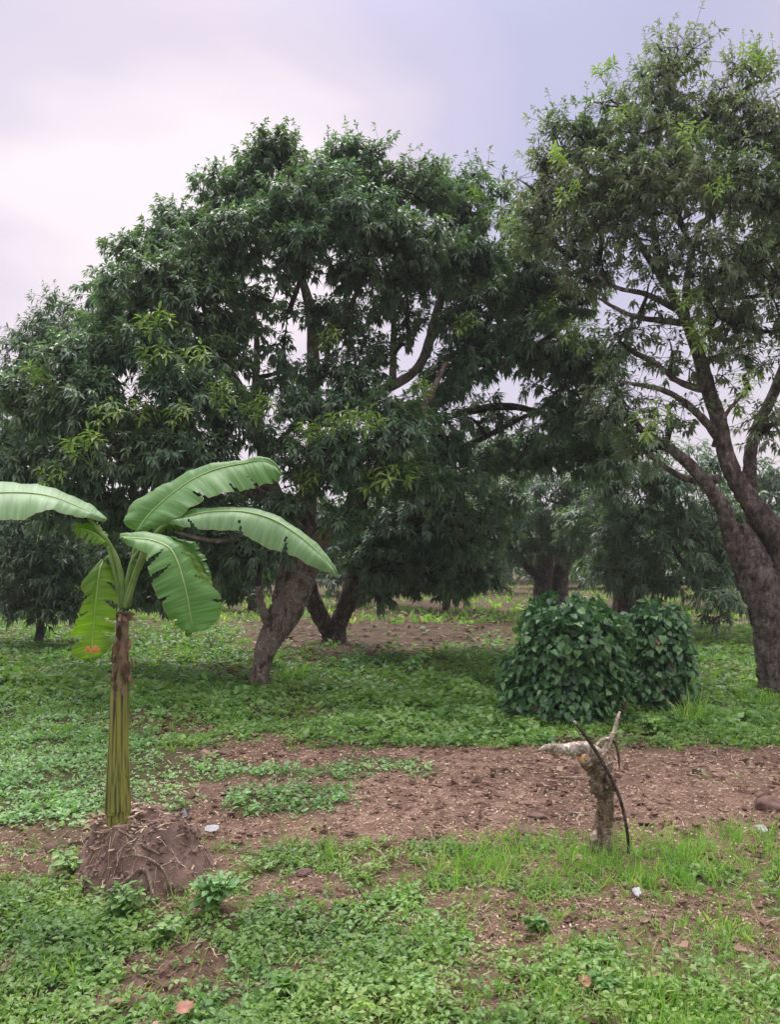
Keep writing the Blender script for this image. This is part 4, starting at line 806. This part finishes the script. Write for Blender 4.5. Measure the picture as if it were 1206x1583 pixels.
def bananamat(name, c0, c1, c2, tr):
    m, t, b, o = mat(name)
    uv = t.nodes.new('ShaderNodeUVMap'); uv.uv_map = 'UVMap'
    mp_ = t.nodes.new('ShaderNodeMapping'); mp_.inputs['Scale'].default_value = (60, 2.0, 1); t.links.new(uv.outputs[0], mp_.inputs[0])
    n = t.nodes.new('ShaderNodeTexNoise'); n.inputs['Scale'].default_value = 1; n.inputs['Detail'].default_value = 3; t.links.new(mp_.outputs[0], n.inputs['Vector'])
    c = ramp(t, [(.3, c0), (.55, c1), (.8, c2)], n.outputs['Fac'])
    c = mixc(t, ramp(t, [(.4, (0, 0, 0)), (.75, (.6, .6, .6))], tnoise(t, 5, 4)), c, mixc(t, .5, c, c2))
    # browned torn margins
    su = t.nodes.new('ShaderNodeSeparateXYZ'); t.links.new(uv.outputs[0], su.inputs[0])
    e = t.nodes.new('ShaderNodeMath'); e.operation = 'SUBTRACT'; e.inputs[1].default_value = .5; t.links.new(su.outputs['Y'], e.inputs[0])
    e2 = t.nodes.new('ShaderNodeMath'); e2.operation = 'ABSOLUTE'; t.links.new(e.outputs[0], e2.inputs[0])
    e3 = t.nodes.new('ShaderNodeMath'); e3.operation = 'MULTIPLY_ADD'; e3.inputs[1].default_value = .04; t.links.new(tnoise(t, 25, 4), e3.inputs[0]); t.links.new(e2.outputs[0], e3.inputs[2])
    c = mixc(t, ramp(t, [(.505, (0, 0, 0)), (.53, (1, 1, 1))], e3.outputs[0]), c, (0.33, 0.24, 0.11))
    t.links.new(c, b.inputs['Base Color']); b.inputs['Roughness'].default_value = .5; b.inputs['Specular IOR Level'].default_value = .35
    bump(t, b, n.outputs['Fac'], .35, .006)
    trn = t.nodes.new('ShaderNodeBsdfTranslucent'); t.links.new(mixc(t, 1.0, c, (1.9, 2.3, .7), 'MULTIPLY'), trn.inputs[0])
    mx = t.nodes.new('ShaderNodeMixShader'); mx.inputs[0].default_value = tr
    t.links.new(b.outputs[0], mx.inputs[1]); t.links.new(trn.outputs[0], mx.inputs[2]); t.links.new(mx.outputs[0], o.inputs[0])
    return m
M['ban1'] = bananamat('banana_leaf', (0.065, 0.165, 0.04), (0.10, 0.23, 0.06), (0.17, 0.31, 0.11), .22)
M['ban2'] = bananamat('banana_leaf_pale', (0.11, 0.21, 0.09), (0.16, 0.285, 0.125), (0.24, 0.36, 0.20), .15)
M['ban3'] = bananamat('banana_leaf_yellow_green', (0.07, 0.15, 0.015), (0.12, 0.22, 0.025), (0.21, 0.30, 0.05), .36)
M['midrib'] = plain('banana_midrib', (0.25, 0.37, 0.12), .45, 12, (0.40, 0.52, 0.22))
M['petiole'] = plain('banana_petiole', (0.15, 0.25, 0.07), .4, 12, (0.28, 0.40, 0.15))

def banana_leaf(secs, m, tears=(), ripple=.010, label=None, arch=.018, midr=.006, petiole=None, pr=(.018, .009), n=90, nv=14, rsd=0):
    """secs: list of (mid, edge1, edge2), each (px,py,Y)"""
    rr = np.random.default_rng(100 + rsd)
    Mi = crom([at(*s[0]) for s in secs], n); E1 = crom([at(*s[1]) for s in secs], n); E2 = crom([at(*s[2]) for s in secs], n)
    g = MB(); us = np.linspace(0, 1, n); grid = []
    vs = np.linspace(-1, 1, nv * 2 + 1); ph = rr.random() * 6
    for i in range(n):
        row = []
        for v in vs:
            E = E1[i] if v < 0 else E2[i]; a = abs(v)
            nrm = np.cross(E2[i] - E1[i], Mi[min(i + 1, n - 1)] - Mi[max(i - 1, 0)]); nrm = nrm / max(np.linalg.norm(nrm), 1e-6)
            if nrm[2] < 0: nrm = -nrm
            tw = math.sin(us[i] * 60 + ph + (v > 0) * 2) * .5 + math.sin(us[i] * 23 + ph * 2 + (v > 0)) * .8 + math.sin(us[i] * 130 + ph) * .2
            p = Mi[i] * (1 - a) + E * a + nrm * (arch * math.sin(a * math.pi) + ripple * tw * a**1.3)
            # ragged margin
            if a > .98: p = p + (Mi[i] - E) * (.03 * rr.random())
            row.append(p)
        grid.append(row)
    grid = np.array(grid); nc = len(vs)
    Q = []
    for i in range(n - 1):
        for j in range(nc - 1):
            v = (vs[j] + vs[j + 1]) / 2; u = us[i]
            cut = False
            for (tu, side, dep, wd_) in tears:
                if (v * side > 0) and abs(v) > 1 - dep and abs(u - tu - .05 * (abs(v) - 1)) < wd_ * (abs(v) - (1 - dep)) / dep: cut = True
            if not cut: Q.append((i * nc + j, i * nc + j + 1, (i + 1) * nc + j + 1, (i + 1) * nc + j))
    g.add(grid.reshape(-1, 3), None, Q, .5)
    ob = g.build('leaf', m, ban, smooth=True, label=label)
    me = ob.data; uvl = me.uv_layers.new(name='UVMap')
    UVv = np.stack([np.repeat(us, nc), np.tile((vs + 1) / 2, n)], -1)
    li = np.zeros(len(me.loops), np.int32); me.loops.foreach_get('vertex_index', li); uvl.data.foreach_set('uv', UVv[li].astype(np.float32).ravel())
    q = MB(); off = np.array((0, -.002, .002))
    tube(q, Mi[:: max(1, n // 14)] + off, np.linspace(midr, .0018, len(Mi[:: max(1, n // 14)])), 6, n // 2)
    q.build('midrib', M['midrib'], ob, smooth=True)
    if petiole:
        q = MB(); tube(q, [at(*p) for p in petiole], np.linspace(pr[0], pr[1], len(petiole)), 10, 26, rough=.03, nfreq=15)
        q.build('petiole', M['petiole'], ob, smooth=True)
    return ob
# 1 long leaf arching out of the left edge
banana_leaf([((163, 806, 4.1), (160, 803, 4.15), (160, 808, 4.08)), ((130, 789, 4.05), (136, 779, 4.25), (121, 799, 3.95)), ((85, 770, 4.0), (92, 759, 4.25), (75, 790, 3.85)), ((35, 762, 3.95), (40, 747, 4.2), (30, 803, 3.8)), ((-25, 766, 3.9), (-25, 746, 4.1), (-30, 806, 3.75)), ((-80, 790, 3.85), (-80, 772, 4.0), (-85, 822, 3.75)), ((-115, 815, 3.8), (-115, 813, 3.8), (-115, 817, 3.8))],
    M['ban2'], label='pale green leaf arching past the left edge', ripple=.006, petiole=[(188, 938, 4.2), (187, 905, 4.19), (180, 868, 4.17), (165, 838, 4.13), (148, 815, 4.08), (130, 790, 4.05)], pr=(.022, .010), rsd=1)
# 2 big upright leaf to the upper right, folded tip
banana_leaf([((212, 822, 4.22), (208, 822, 4.25), (216, 824, 4.2)), ((222, 806, 4.24), (190, 806, 4.2), (245, 812, 4.15)), ((240, 786, 4.26), (205, 779, 4.3), (278, 800, 4.1)), ((268, 762, 4.28), (250, 750, 4.4), (302, 779, 4.1)), ((300, 740, 4.3), (293, 727, 4.45), (330, 768, 4.12)), ((340, 724, 4.3), (337, 717, 4.42), (368, 760, 4.15)), ((375, 717, 4.28), (372, 713, 4.38), (398, 752, 4.15)), ((403, 712, 4.25), (404, 708, 4.33), (424, 748, 4.15)), ((424, 720, 4.2), (428, 718, 4.22), (432, 742, 4.14)), ((435, 735, 4.15), (436, 734, 4.16), (433, 738, 4.14))],
    M['ban1'], label='broad glossy leaf rising to the upper right with a folded tip', tears=[(.40, 1, .45, .016), (.55, 1, .3, .012), (.66, 1, .4, .014), (.78, 1, .3, .010), (.30, -1, .3, .010)], ripple=.009, petiole=[(194, 938, 4.2), (199, 900, 4.21), (206, 860, 4.22), (212, 822, 4.22)], pr=(.016, .010), rsd=2)
# 3 long leaf arching down to the right
banana_leaf([((262, 806, 4.15), (262, 802, 4.18), (262, 808, 4.12)), ((283, 800, 4.12), (283, 792, 4.2), (285, 816, 4.05)), ((322, 792, 4.1), (325, 787, 4.22), (318, 818, 4.02)), ((372, 791, 4.08), (378, 787, 4.22), (362, 822, 4.0)), ((418, 802, 4.05), (427, 798, 4.2), (402, 842, 3.98)), ((456, 824, 4.0), (466, 822, 4.12), (440, 856, 3.95)), ((487, 850, 3.96), (495, 848, 4.05), (474, 872, 3.92)), ((509, 872, 3.93), (513, 870, 3.97), (503, 884, 3.92)), ((523, 893, 3.9), (524, 892, 3.9), (521, 895, 3.9))],
    M['ban2'], label='long pale leaf arching down to the right', ripple=.007, tears=[(.18, 1, .6, .016), (.40, 1, .5, .010), (.62, 1, .65, .014), (.75, -1, .3, .008)], petiole=[(197, 938, 4.2), (206, 895, 4.2), (222, 850, 4.2), (245, 818, 4.17), (266, 804, 4.14)], pr=(.014, .008), rsd=3)
# 4 front leaf hanging over to the lower right
banana_leaf([((186, 832, 4.02), (186, 826, 4.1), (188, 836, 4.0)), ((208, 833, 3.98), (205, 824, 4.1), (206, 848, 3.9)), ((235, 836, 3.95), (252, 828, 4.08), (226, 856, 3.86)), ((262, 848, 3.92), (278, 840, 4.02), (225, 866, 3.82)), ((275, 872, 3.9), (292, 862, 3.99), (230, 892, 3.80)), ((283, 898, 3.88), (306, 884, 3.96), (240, 916, 3.80)), ((289, 922, 3.88), (336, 914, 3.96), (250, 938, 3.80)), ((293, 945, 3.88), (344, 934, 3.95), (259, 955, 3.82)), ((296, 963, 3.88), (339, 956, 3.93), (275, 970, 3.85)), ((299, 978, 3.88), (318, 974, 3.90), (291, 979, 3.87))],
    M['ban1'], label='broad leaf hanging forward with a pale midrib and split edges', tears=[(.36, 1, .8, .022), (.46, 1, .75, .020), (.62, 1, .5, .016), (.42, -1, .6, .018), (.58, -1, .5, .014), (.74, -1, .45, .020), (.82, 1, .35, .018)], ripple=.008, midr=.007, petiole=[(192, 938, 4.18), (203, 900, 4.15), (215, 868, 4.1), (222, 845, 4.03), (208, 833, 3.99)], pr=(.014, .008), rsd=4)
# 5 darker shredded leaf behind
banana_leaf([((262, 836, 4.3), (260, 832, 4.32), (262, 840, 4.28)), ((285, 846, 4.3), (298, 838, 4.36), (272, 858, 4.26)), ((300, 868, 4.3), (316, 860, 4.36), (286, 878, 4.26)), ((312, 888, 4.28), (324, 882, 4.3), (300, 894, 4.25)), ((328, 905, 4.25), (329, 904, 4.25), (326, 906, 4.25))],
    M['ban1'], label='narrow shredded leaf behind the front one', tears=[(.2, -1, .8, .03), (.4, -1, .8, .03), (.6, -1, .8, .03), (.3, 1, .8, .03), (.5, 1, .8, .03), (.7, 1, .7, .03)], ripple=.01, petiole=[(198, 935, 4.22), (215, 880, 4.26), (240, 845, 4.3), (264, 836, 4.3)], pr=(.010, .006), rsd=5)
# 6 yellow-green leaf hanging on the left, lit through
banana_leaf([((160, 868, 4.18), (158, 866, 4.2), (162, 870, 4.16)), ((154, 880, 4.12), (125, 902, 4.05), (176, 884, 4.2)), ((150, 905, 4.08), (130, 918, 4.0), (178, 908, 4.14)), ((147, 932, 4.06), (124, 938, 4.0), (180, 936, 4.12)), ((145, 958, 4.05), (116, 962, 4.0), (179, 962, 4.1)), ((143, 982, 4.05), (108, 984, 4.02), (176, 984, 4.08)), ((142, 1002, 4.05), (112, 1010, 4.03), (170, 1002, 4.06)), ((140, 1018, 4.05), (128, 1020, 4.05), (152, 1018, 4.05)), ((140, 1024, 4.05), (138, 1024, 4.05), (142, 1024, 4.05))],
    M['ban3'], label='yellow-green leaf hanging straight down on the left', tears=[(.25, 1, .6, .022), (.38, 1, .85, .030), (.50, 1, .7, .022), (.62, 1, .8, .024), (.45, -1, .5, .018), (.66, -1, .9, .030), (.30, -1, .6, .020)], ripple=.010, midr=.006, petiole=[(186, 938, 4.2), (184, 905, 4.19), (178, 880, 4.18), (168, 862, 4.18), (160, 868, 4.18)], pr=(.017, .008), rsd=6)
# 7 small leaves near the top
banana_leaf([((240, 825, 4.28), (238, 822, 4.3), (240, 828, 4.26)), ((252, 812, 4.28), (250, 803, 4.35), (262, 818, 4.2)), ((266, 808, 4.28), (268, 800, 4.35), (272, 820, 4.2)), ((284, 815, 4.25), (285, 813, 4.26), (284, 818, 4.24))], M['ban3'], label='small yellowish leaf between the two large right-hand leaves', ripple=.01, petiole=[(196, 930, 4.22), (214, 870, 4.25), (232, 835, 4.28)], pr=(.009, .006), n=40, rsd=7)
banana_leaf([((165, 842, 4.12), (166, 838, 4.15), (163, 845, 4.1)), ((150, 828, 4.08), (158, 818, 4.2), (142, 840, 4.0)), ((132, 820, 4.05), (140, 811, 4.18), (126, 834, 3.98)), ((112, 815, 4.02), (112, 810, 4.05), (110, 820, 4.0))], M['ban3'], label='small torn leaf on the left under the long one', tears=[(.4, 1, .7, .04), (.6, 1, .7, .04), (.5, -1, .6, .04)], ripple=.01, petiole=[(186, 930, 4.19), (176, 885, 4.16), (166, 845, 4.12)], pr=(.013, .007), n=40, rsd=8)
banana_leaf([((236, 838, 4.2), (232, 838, 4.2), (238, 840, 4.2)), ((270, 852, 4.16), (285, 848, 4.25), (262, 872, 4.1)), ((290, 880, 4.14), (312, 878, 4.2), (280, 900, 4.1)), ((306, 920, 4.12), (328, 905, 4.16), (292, 940, 4.1)), ((300, 962, 4.1), (318, 950, 4.12), (285, 975, 4.1)), ((290, 985, 4.1), (292, 985, 4.1), (288, 985, 4.1))], M['ban3'], label='underside of a leaf hidden behind the front hanging leaf', tears=[(.5, 1, .6, .02), (.7, 1, .6, .02)], ripple=.01, petiole=[(196, 930, 4.21), (212, 880, 4.22), (236, 838, 4.2)], pr=(.010, .006), n=60, rsd=9)
# rolled new leaf stalks standing in the middle
for pts, r_ in (([(190, 940, 4.2), (196, 900, 4.2), (203, 868, 4.2), (214, 850, 4.22)], (.016, .006)), ([(193, 940, 4.16), (205, 905, 4.14), (212, 880, 4.12), (218, 862, 4.1)], (.010, .004))):
    q = MB(); tube(q, LP(pts), np.linspace(r_[0], r_[1], 4), 10, 24); q.build('stalk', M['petiole'], ban, smooth=True)
# orange blotches on the hanging leaf
q = MB()
for (px, py, rr_) in ((135, 1004, 5), (147, 1004, 6.5)):
    c_ = at(px, py, 3.95); k = 14; ang = np.arange(k) / k * 6.283
    rad = rr_ * pxm(4) * (1 + .25 * np.sin(ang * 3 + px)); V = np.stack([c_[0] + rad * np.cos(ang), np.full(k, c_[1]), c_[2] + rad * np.sin(ang)], -1)
    q.add(np.vstack([V, c_ - np.array((0, .004, 0))]), [(i, (i + 1) % k, k) for i in range(k)])
q.build('blotches', plain('leaf_blotch', (0.55, 0.16, 0.05), .6, 60, (0.60, 0.33, 0.10)), ban, label='two orange-brown blotches near the tip of the hanging leaf')

# ------------------------------------------------------------------ gnarled stump with its branch, stick and broken fork
YS = 4.42
st = empty('gnarled_stump', at(930, 1312, YS), 'gnarled pale dead tree stump leaning left on the bare soil', 'stump')
def part(name, m, pts, wd_, seg=14, n=40, rough=.2, nf=9, parent=st, Y=YS, smooth=True):
    q = MB(); tube(q, LP([(p[0], p[1], p[2] if len(p) > 2 else Y) for p in pts]), RP(Y, *wd_), seg, n, rough=rough, nfreq=nf); return q.build(name, m, parent, smooth=smooth)
part('trunk', M['stump'], [(930, 1318), (931, 1290), (936, 1255), (937, 1225), (936, 1210)], (36, 29, 25, 24, 27), 24, 60, .16, 12)
part('knot', M['stump'], [(936, 1232), (934, 1218), (930, 1200), (926, 1186), (918, 1174), (908, 1166)], (24, 42, 36, 44, 34, 20), 24, 60, .32, 12)
part('side_knot', M['stump'], [(920, 1225, 4.38), (924, 1214, 4.36), (932, 1222, 4.35)], (10, 15, 8), 12, 20, .3, 20)
part('side_knot', M['stump'], [(945, 1218, 4.36), (944, 1204, 4.35), (940, 1196, 4.36)], (12, 16, 10), 12, 20, .3, 20)
part('root_flare', M['palewood'], [(919, 1312, 4.38), (917, 1296, 4.37), (922, 1283, 4.38)], (8, 13, 4), 12, 24, .35, 22)
part('branch', M['palewood'], [(933, 1172), (920, 1163), (905, 1158, 4.4), (888, 1158, 4.38), (868, 1158, 4.36), (850, 1156, 4.35), (840, 1157, 4.34), (832, 1160, 4.33)], (16, 22, 24, 20, 15, 14, 9, 2), 20, 70, .26, 14)
part('stub', M['stump'], [(928, 1192, 4.40), (916, 1183, 4.37), (906, 1176, 4.345), (901, 1173, 4.335)], (30, 26, 22, 18), 18, 30, .34, 18)
part('cut_face', M['cutwood'], [(902, 1173.5, 4.336), (900, 1172.5, 4.331)], (14, 11), 16, 4, .45, 30)
part('knot', M['palewood'], [(941, 1206, 4.36), (944, 1212, 4.355), (938, 1218, 4.355)], (6, 9, 5), 10, 14, .35, 20)
stk = empty('leaning_stick', at(972, 1318, 4.32), 'thin dark curved stick leaning against the gnarled stump', 'stick')
part('bark', M['stick'], [(973, 1320, 4.30), (970, 1285, 4.31), (962, 1245, 4.33), (951, 1215, 4.33), (938, 1190, 4.33), (922, 1162, 4.33), (904, 1136, 4.33), (890, 1118, 4.33)], (4.5, 4.6, 5, 5.2, 5.4, 5.4, 5, 4.4), 10, 70, .12, 20, parent=stk)
part('pale_tip', M['palewood'], [(891, 1119, 4.33), (888, 1115, 4.33)], (4.8, 4.2), 10, 6, .05, 20, parent=stk)
fk = empty('broken_fork', at(935, 1172, 4.5), 'pale splintered forked branch sticking up behind the stump', 'branch')
part('branch', M['palewood'], [(926, 1180, 4.5), (936, 1162, 4.5), (944, 1145, 4.5), (950, 1130, 4.5), (955, 1112, 4.5), (959, 1100, 4.5)], (12, 12, 9, 7, 6, 3), 10, 40, .25, 16, parent=fk)
part('branch', M['palewood'], [(946, 1142, 4.5), (932, 1144, 4.48), (922, 1152, 4.46)], (7, 6, 3), 8, 20, .25, 16, parent=fk)
part('twig', M['stick'], [(946, 1142, 4.5), (954, 1155, 4.48), (957, 1172, 4.47), (958, 1188, 4.46)], (5, 4, 4, 2), 6, 24, .2, 20, parent=fk)
part('twig', M['stick'], [(955, 1112, 4.5), (960, 1112, 4.5), (965, 1118, 4.5)], (4, 4, 2), 6, 10, .2, 20, parent=fk)
part('twig', M['stump'], [(934, 1160, 4.5), (945, 1164, 4.47), (953, 1176, 4.46)], (5, 4, 3), 6, 16, .2, 20, parent=fk)
lg = empty('fallen_log', gnd(950, 1150), 'dark weathered log lying at the foot of the vine-covered shrubs', 'log')
part('bark', M['stick'], [(886, 1141, 7.3), (920, 1144, 7.25), (960, 1145, 7.2), (1005, 1149, 7.2)], (10, 14, 13, 7), 12, 40, .2, 6, parent=lg, Y=7.2)

# ------------------------------------------------------------------ single plants and debris in the foreground
def weed_plant(px, py, size, h, nl, label, m='weed', tpl=OVAL, name='weed_plant', rat=.62, group=None):
    g0 = gnd(px, py); g0[2] = float(gz([g0[0]], [g0[1]])[0]); root = empty(name, g0, label, 'plant', group)
    q = MB(); ql = MB(); n_st = max(3, nl // 7)
    for s_ in range(n_st):
        a = R.random() * 6.28; sp_ = R.uniform(.1, .75); top = g0 + np.array((math.cos(a) * h * sp_, math.sin(a) * h * sp_, h * R.uniform(.6, 1.1)))
        mid = (g0 + top) / 2 + np.array((0, 0, h * .12))
        C, _ = tube(q, [g0, mid, top], [.004, .003, .0015], 5, 8, a=.4)
        k = nl // n_st
        ii = np.clip((R.uniform(.35, 1, k) * 7).astype(int), 0, 7)
        D = rdir(k, -5, 35); s = size * R.uniform(.6, 1.2, k)
        leaves(ql, tpl, C[ii] + D * .01, D, unit(UP + R.normal(0, .3, (k, 3))), s, s * rat, R.uniform(.1, .4, k), R.random(k))
    q.build('stem', M['weed_dark'], root); ql.build('foliage', M[m], root, kind='stuff'); return root
weed_plant(330, 1408, .065, .17, 110, 'broad-leaved bright weed right of the earth mound', 'weed_pale')
weed_plant(192, 1415, .055, .15, 90, 'dense leafy weed at the left foot of the earth mound')
weed_plant(255, 1450, .050, .09, 60, 'low leafy weed just below the earth mound')
weed_plant(430, 1545, .055, .06, 60, 'dark-leaved weed beside the bare patch at the bottom centre', 'weed_dark')
weed_plant(655, 1535, .045, .05, 40, 'pale rosette weed left of centre near the bottom edge', 'weed_pale')
weed_plant(935, 1535, .045, .06, 44, 'pale rosette weed between grass clumps at the bottom right', 'weed_pale')
weed_plant(112, 1345, .060, .12, 50, 'leafy weed left of the earth mound below the dry straw')
weed_plant(830, 1440, .045, .06, 60, 'spreading dark weed in the middle of the right foreground', 'weed_dark')
weed_plant(1010, 1140, .10, .18, 70, 'leafy weed growing at the right foot of the vine-covered shrubs', 'weed')
weed_plant(326, 1000, .13, .42, 60, 'thin sapling standing in the grass left of the leaning trunk', 'weed_dark', LANCE5, 'sapling', .3)
weed_plant(738, 1062, .15, .62, 70, 'small thin sapling in the grass left of the vine-covered shrubs', 'weed', LANCE5, 'sapling', .25)
weed_plant(645, 1045, .12, .28, 90, 'pale feathery bush in the lawn in the centre', 'weed_pale')
def tuft(px, py, h, nb, label, wd_=.007, m='grass', spread=.05):
    g0 = gnd(px, py); g0[2] = float(gz([g0[0]], [g0[1]])[0]) - .005
    q = MB(); P = g0 + np.clip(R.normal(0, spread, (nb, 3)), -1.3 * spread, 1.3 * spread) * np.array((1, 1, 0))
    leaves(q, BLADE, P, rdir(nb, 48, 88), rdir(nb, -10, 30), h * R.uniform(.5, 1.2, nb), wd_, R.uniform(.1, .8, nb), R.random(nb))
    o = q.build('grass_tuft', M[m], origin=g0); tag(o, label, 'grass'); return o
tuft(515, 1335, .17, 60, 'grass tuft on the near soil edge left of centre')
tuft(725, 1345, .16, 60, 'grass tuft right of centre at the near soil edge')
tuft(985, 1365, .18, 80, 'grass tuft below the leaning stick')
tuft(1050, 1360, .15, 60, 'grass tuft right of the leaning stick')
tuft(855, 1545, .14, 60, 'yellow-green grass clump low in the right foreground')
tuft(1005, 1545, .16, 70, 'grass clump near the bottom right corner')
tuft(1125, 1440, .12, 140, 'wide grass clump near the right edge of the foreground', spread=.07)
tuft(1068, 1120, .45, 170, 'tall bright grass clump right of the vine-covered shrubs', .012, spread=.09)
tuft(450, 1052, .38, 150, 'tall bright grass clump right of the leaning trunk', .016, spread=.13)
tuft(1180, 1090, .30, 120, 'grass clump at the foot of the tall right-hand tree', .014, spread=.10)
tuft(210, 1275, .12, 30, 'small grass tuft left of the earth mound top', spread=.04)
tuft(100, 1500, .13, 50, 'grass clump in the weeds at the lower left', spread=.05)

def clod(px, py, w_, h_, label, m, name='soil_clod', cat='soil clod', sd=0):
    g0 = gnd(px, py); s = pxm(g0[1]); g0[2] = float(gz([g0[0]], [g0[1]])[0])
    n1, n2 = 12, 20; V = []
    for i in range(n1):
        ph = math.pi * i / (n1 - 1)
        for j in range(n2):
            a = j / n2 * 6.283; V.append((math.sin(ph) * math.cos(a), math.sin(ph) * math.sin(a), math.cos(ph)))
    V = np.array(V); d = 1 + .7 * (fbm(V[:, 0] * 1.6 + sd, V[:, 1] * 1.6 + 3, V[:, 2] * 1.6 + 4, 4) - .5)
    V = V * d[:, None] * np.array((w_ * s / 2, w_ * s * .35, h_ * s * .6)) + g0 + np.array((0, 0, h_ * s * .25))
    i = np.arange(n1 - 1)[:, None]; j = np.arange(n2)[None]; j2 = (j + 1) % n2
    q = MB(); q.add(V, None, np.stack([i * n2 + j, i * n2 + j2, (i + 1) * n2 + j2, (i + 1) * n2 + j], -1).reshape(-1, 4)); o = q.build(name, m, origin=g0, smooth=True); tag(o, label, cat); return o
clod(820, 1290, 42, 14, 'flat dark red soil clod left of the stump', mm, sd=1)
clod(1190, 1255, 44, 20, 'large reddish soil clod at the right edge of the bare soil', mm, sd=2)
clod(470, 1355, 26, 10, 'small dark clod among the weeds below the bare soil', mm, sd=3)
clod(75, 1305, 26, 14, 'grey-brown stone half buried left of the mound', mm, 'stone', 'stone', sd=4)
clod(830, 1262, 30, 8, 'low soil lump behind the flat dark clod', mm, sd=5)
clod(440, 1410, 46, 10, 'reddish clod lying in the weeds right of the mound', mm, sd=6)
def scrap(px, py, w_, h_, label, m, name='plastic_scrap', cat='litter', lift=.012, bend=.4, sd=0):
    g0 = gnd(px, py); s = pxm(g0[1]); g0[2] = float(gz([g0[0]], [g0[1]])[0]) + lift; rr = np.random.default_rng(sd)
    n1 = 7; gx = np.linspace(-.5, .5, n1); X, Y_ = np.meshgrid(gx, gx); k = 1 - .35 * (np.abs(X) + np.abs(Y_))
    Z = rr.normal(0, .10, X.shape) + bend * X**2
    V = np.stack([X * k * w_ * s, Y_ * k * w_ * s * 1.2, Z * h_ * s + h_ * s * .4 * (Y_ + .5)], -1).reshape(-1, 3)
    V = np.vstack([V, V - np.array((0, 0, .002))]); i = np.arange(n1 - 1)[:, None]; j = np.arange(n1 - 1)[None]
    Q = np.stack([i * n1 + j, i * n1 + j + 1, (i + 1) * n1 + j + 1, (i + 1) * n1 + j], -1).reshape(-1, 4)
    q = MB(); q.add(V + g0, None, np.vstack([Q, Q[:, ::-1] + n1 * n1])); o = q.build(name, m, origin=g0, smooth=True); tag(o, label, cat); return o
scrap(327, 1286, 26, 5, 'flat white plastic scrap lying right of the mound top', M['plastic'], lift=.02, sd=1)
scrap(985, 1388, 16, 12, 'small crumpled white wrapper in the right foreground', M['plastic'], lift=.02, sd=2)
scrap(1178, 1292, 20, 10, 'crumpled whitish plastic scrap on the bare soil at the right', M['plastic'], lift=.02, sd=3)
_b = at(284, 1262, 4.25); scrap(284, 1290, 18, 16, 'small black plastic scrap on top of the earth mound', M['blackp'], sd=4).location = (_b[0], _b[1], mtop(_b[0], _b[1]) + .015)
dl = plain('fallen_leaf', (0.24, 0.10, 0.075), .6, 25, (0.42, 0.20, 0.15))
scrap(285, 1574, 30, 8, 'large curled reddish dry leaf at the bottom edge', dl, 'fallen_leaf', 'leaf', .03, 1.2, 5)
scrap(905, 1535, 22, 12, 'small curled brown leaf near the bottom right', dl, 'fallen_leaf', 'leaf', .03, 1.0, 6)
def gstick(p, r, label, m='stick'):
    q = MB(); P = []
    for (px, py) in p: a = gnd(px, py); a[2] = float(gz([a[0]], [a[1]])[0]) + r + .012; P.append(a)
    tube(q, P, [r, r, r * .6], 6, 16, rough=.1, nfreq=20); o = q.build('fallen_stick', M[m], origin=P[0], smooth=True); tag(o, label, 'stick')
gstick([(105, 1300), (150, 1290), (205, 1283)], .010, 'pale stick lying in straw left of the earth mound', 'stump')
gstick([(1030, 1188), (1120, 1192), (1206, 1198)], .005, 'long thin stalk across the bare soil at the right', 'stump')
gstick([(636, 1540), (660, 1560), (700, 1575)], .006, 'dark stick in the bare patch at the bottom', 'stick')
gstick([(860, 1202), (890, 1204), (918, 1203)], .004, 'thin pale stalk on the soil left of the stump', 'palewood')
gstick([(880, 1256), (900, 1258), (915, 1256)], .005, 'short pale stalk left of the stump foot', 'palewood')
gstick([(840, 1292), (870, 1298), (905, 1296)], .005, 'bleached stalk beside the flat dark clod', 'palewood')

for ob in bpy.data.objects:
    if '_w' in ob: del ob['_w']
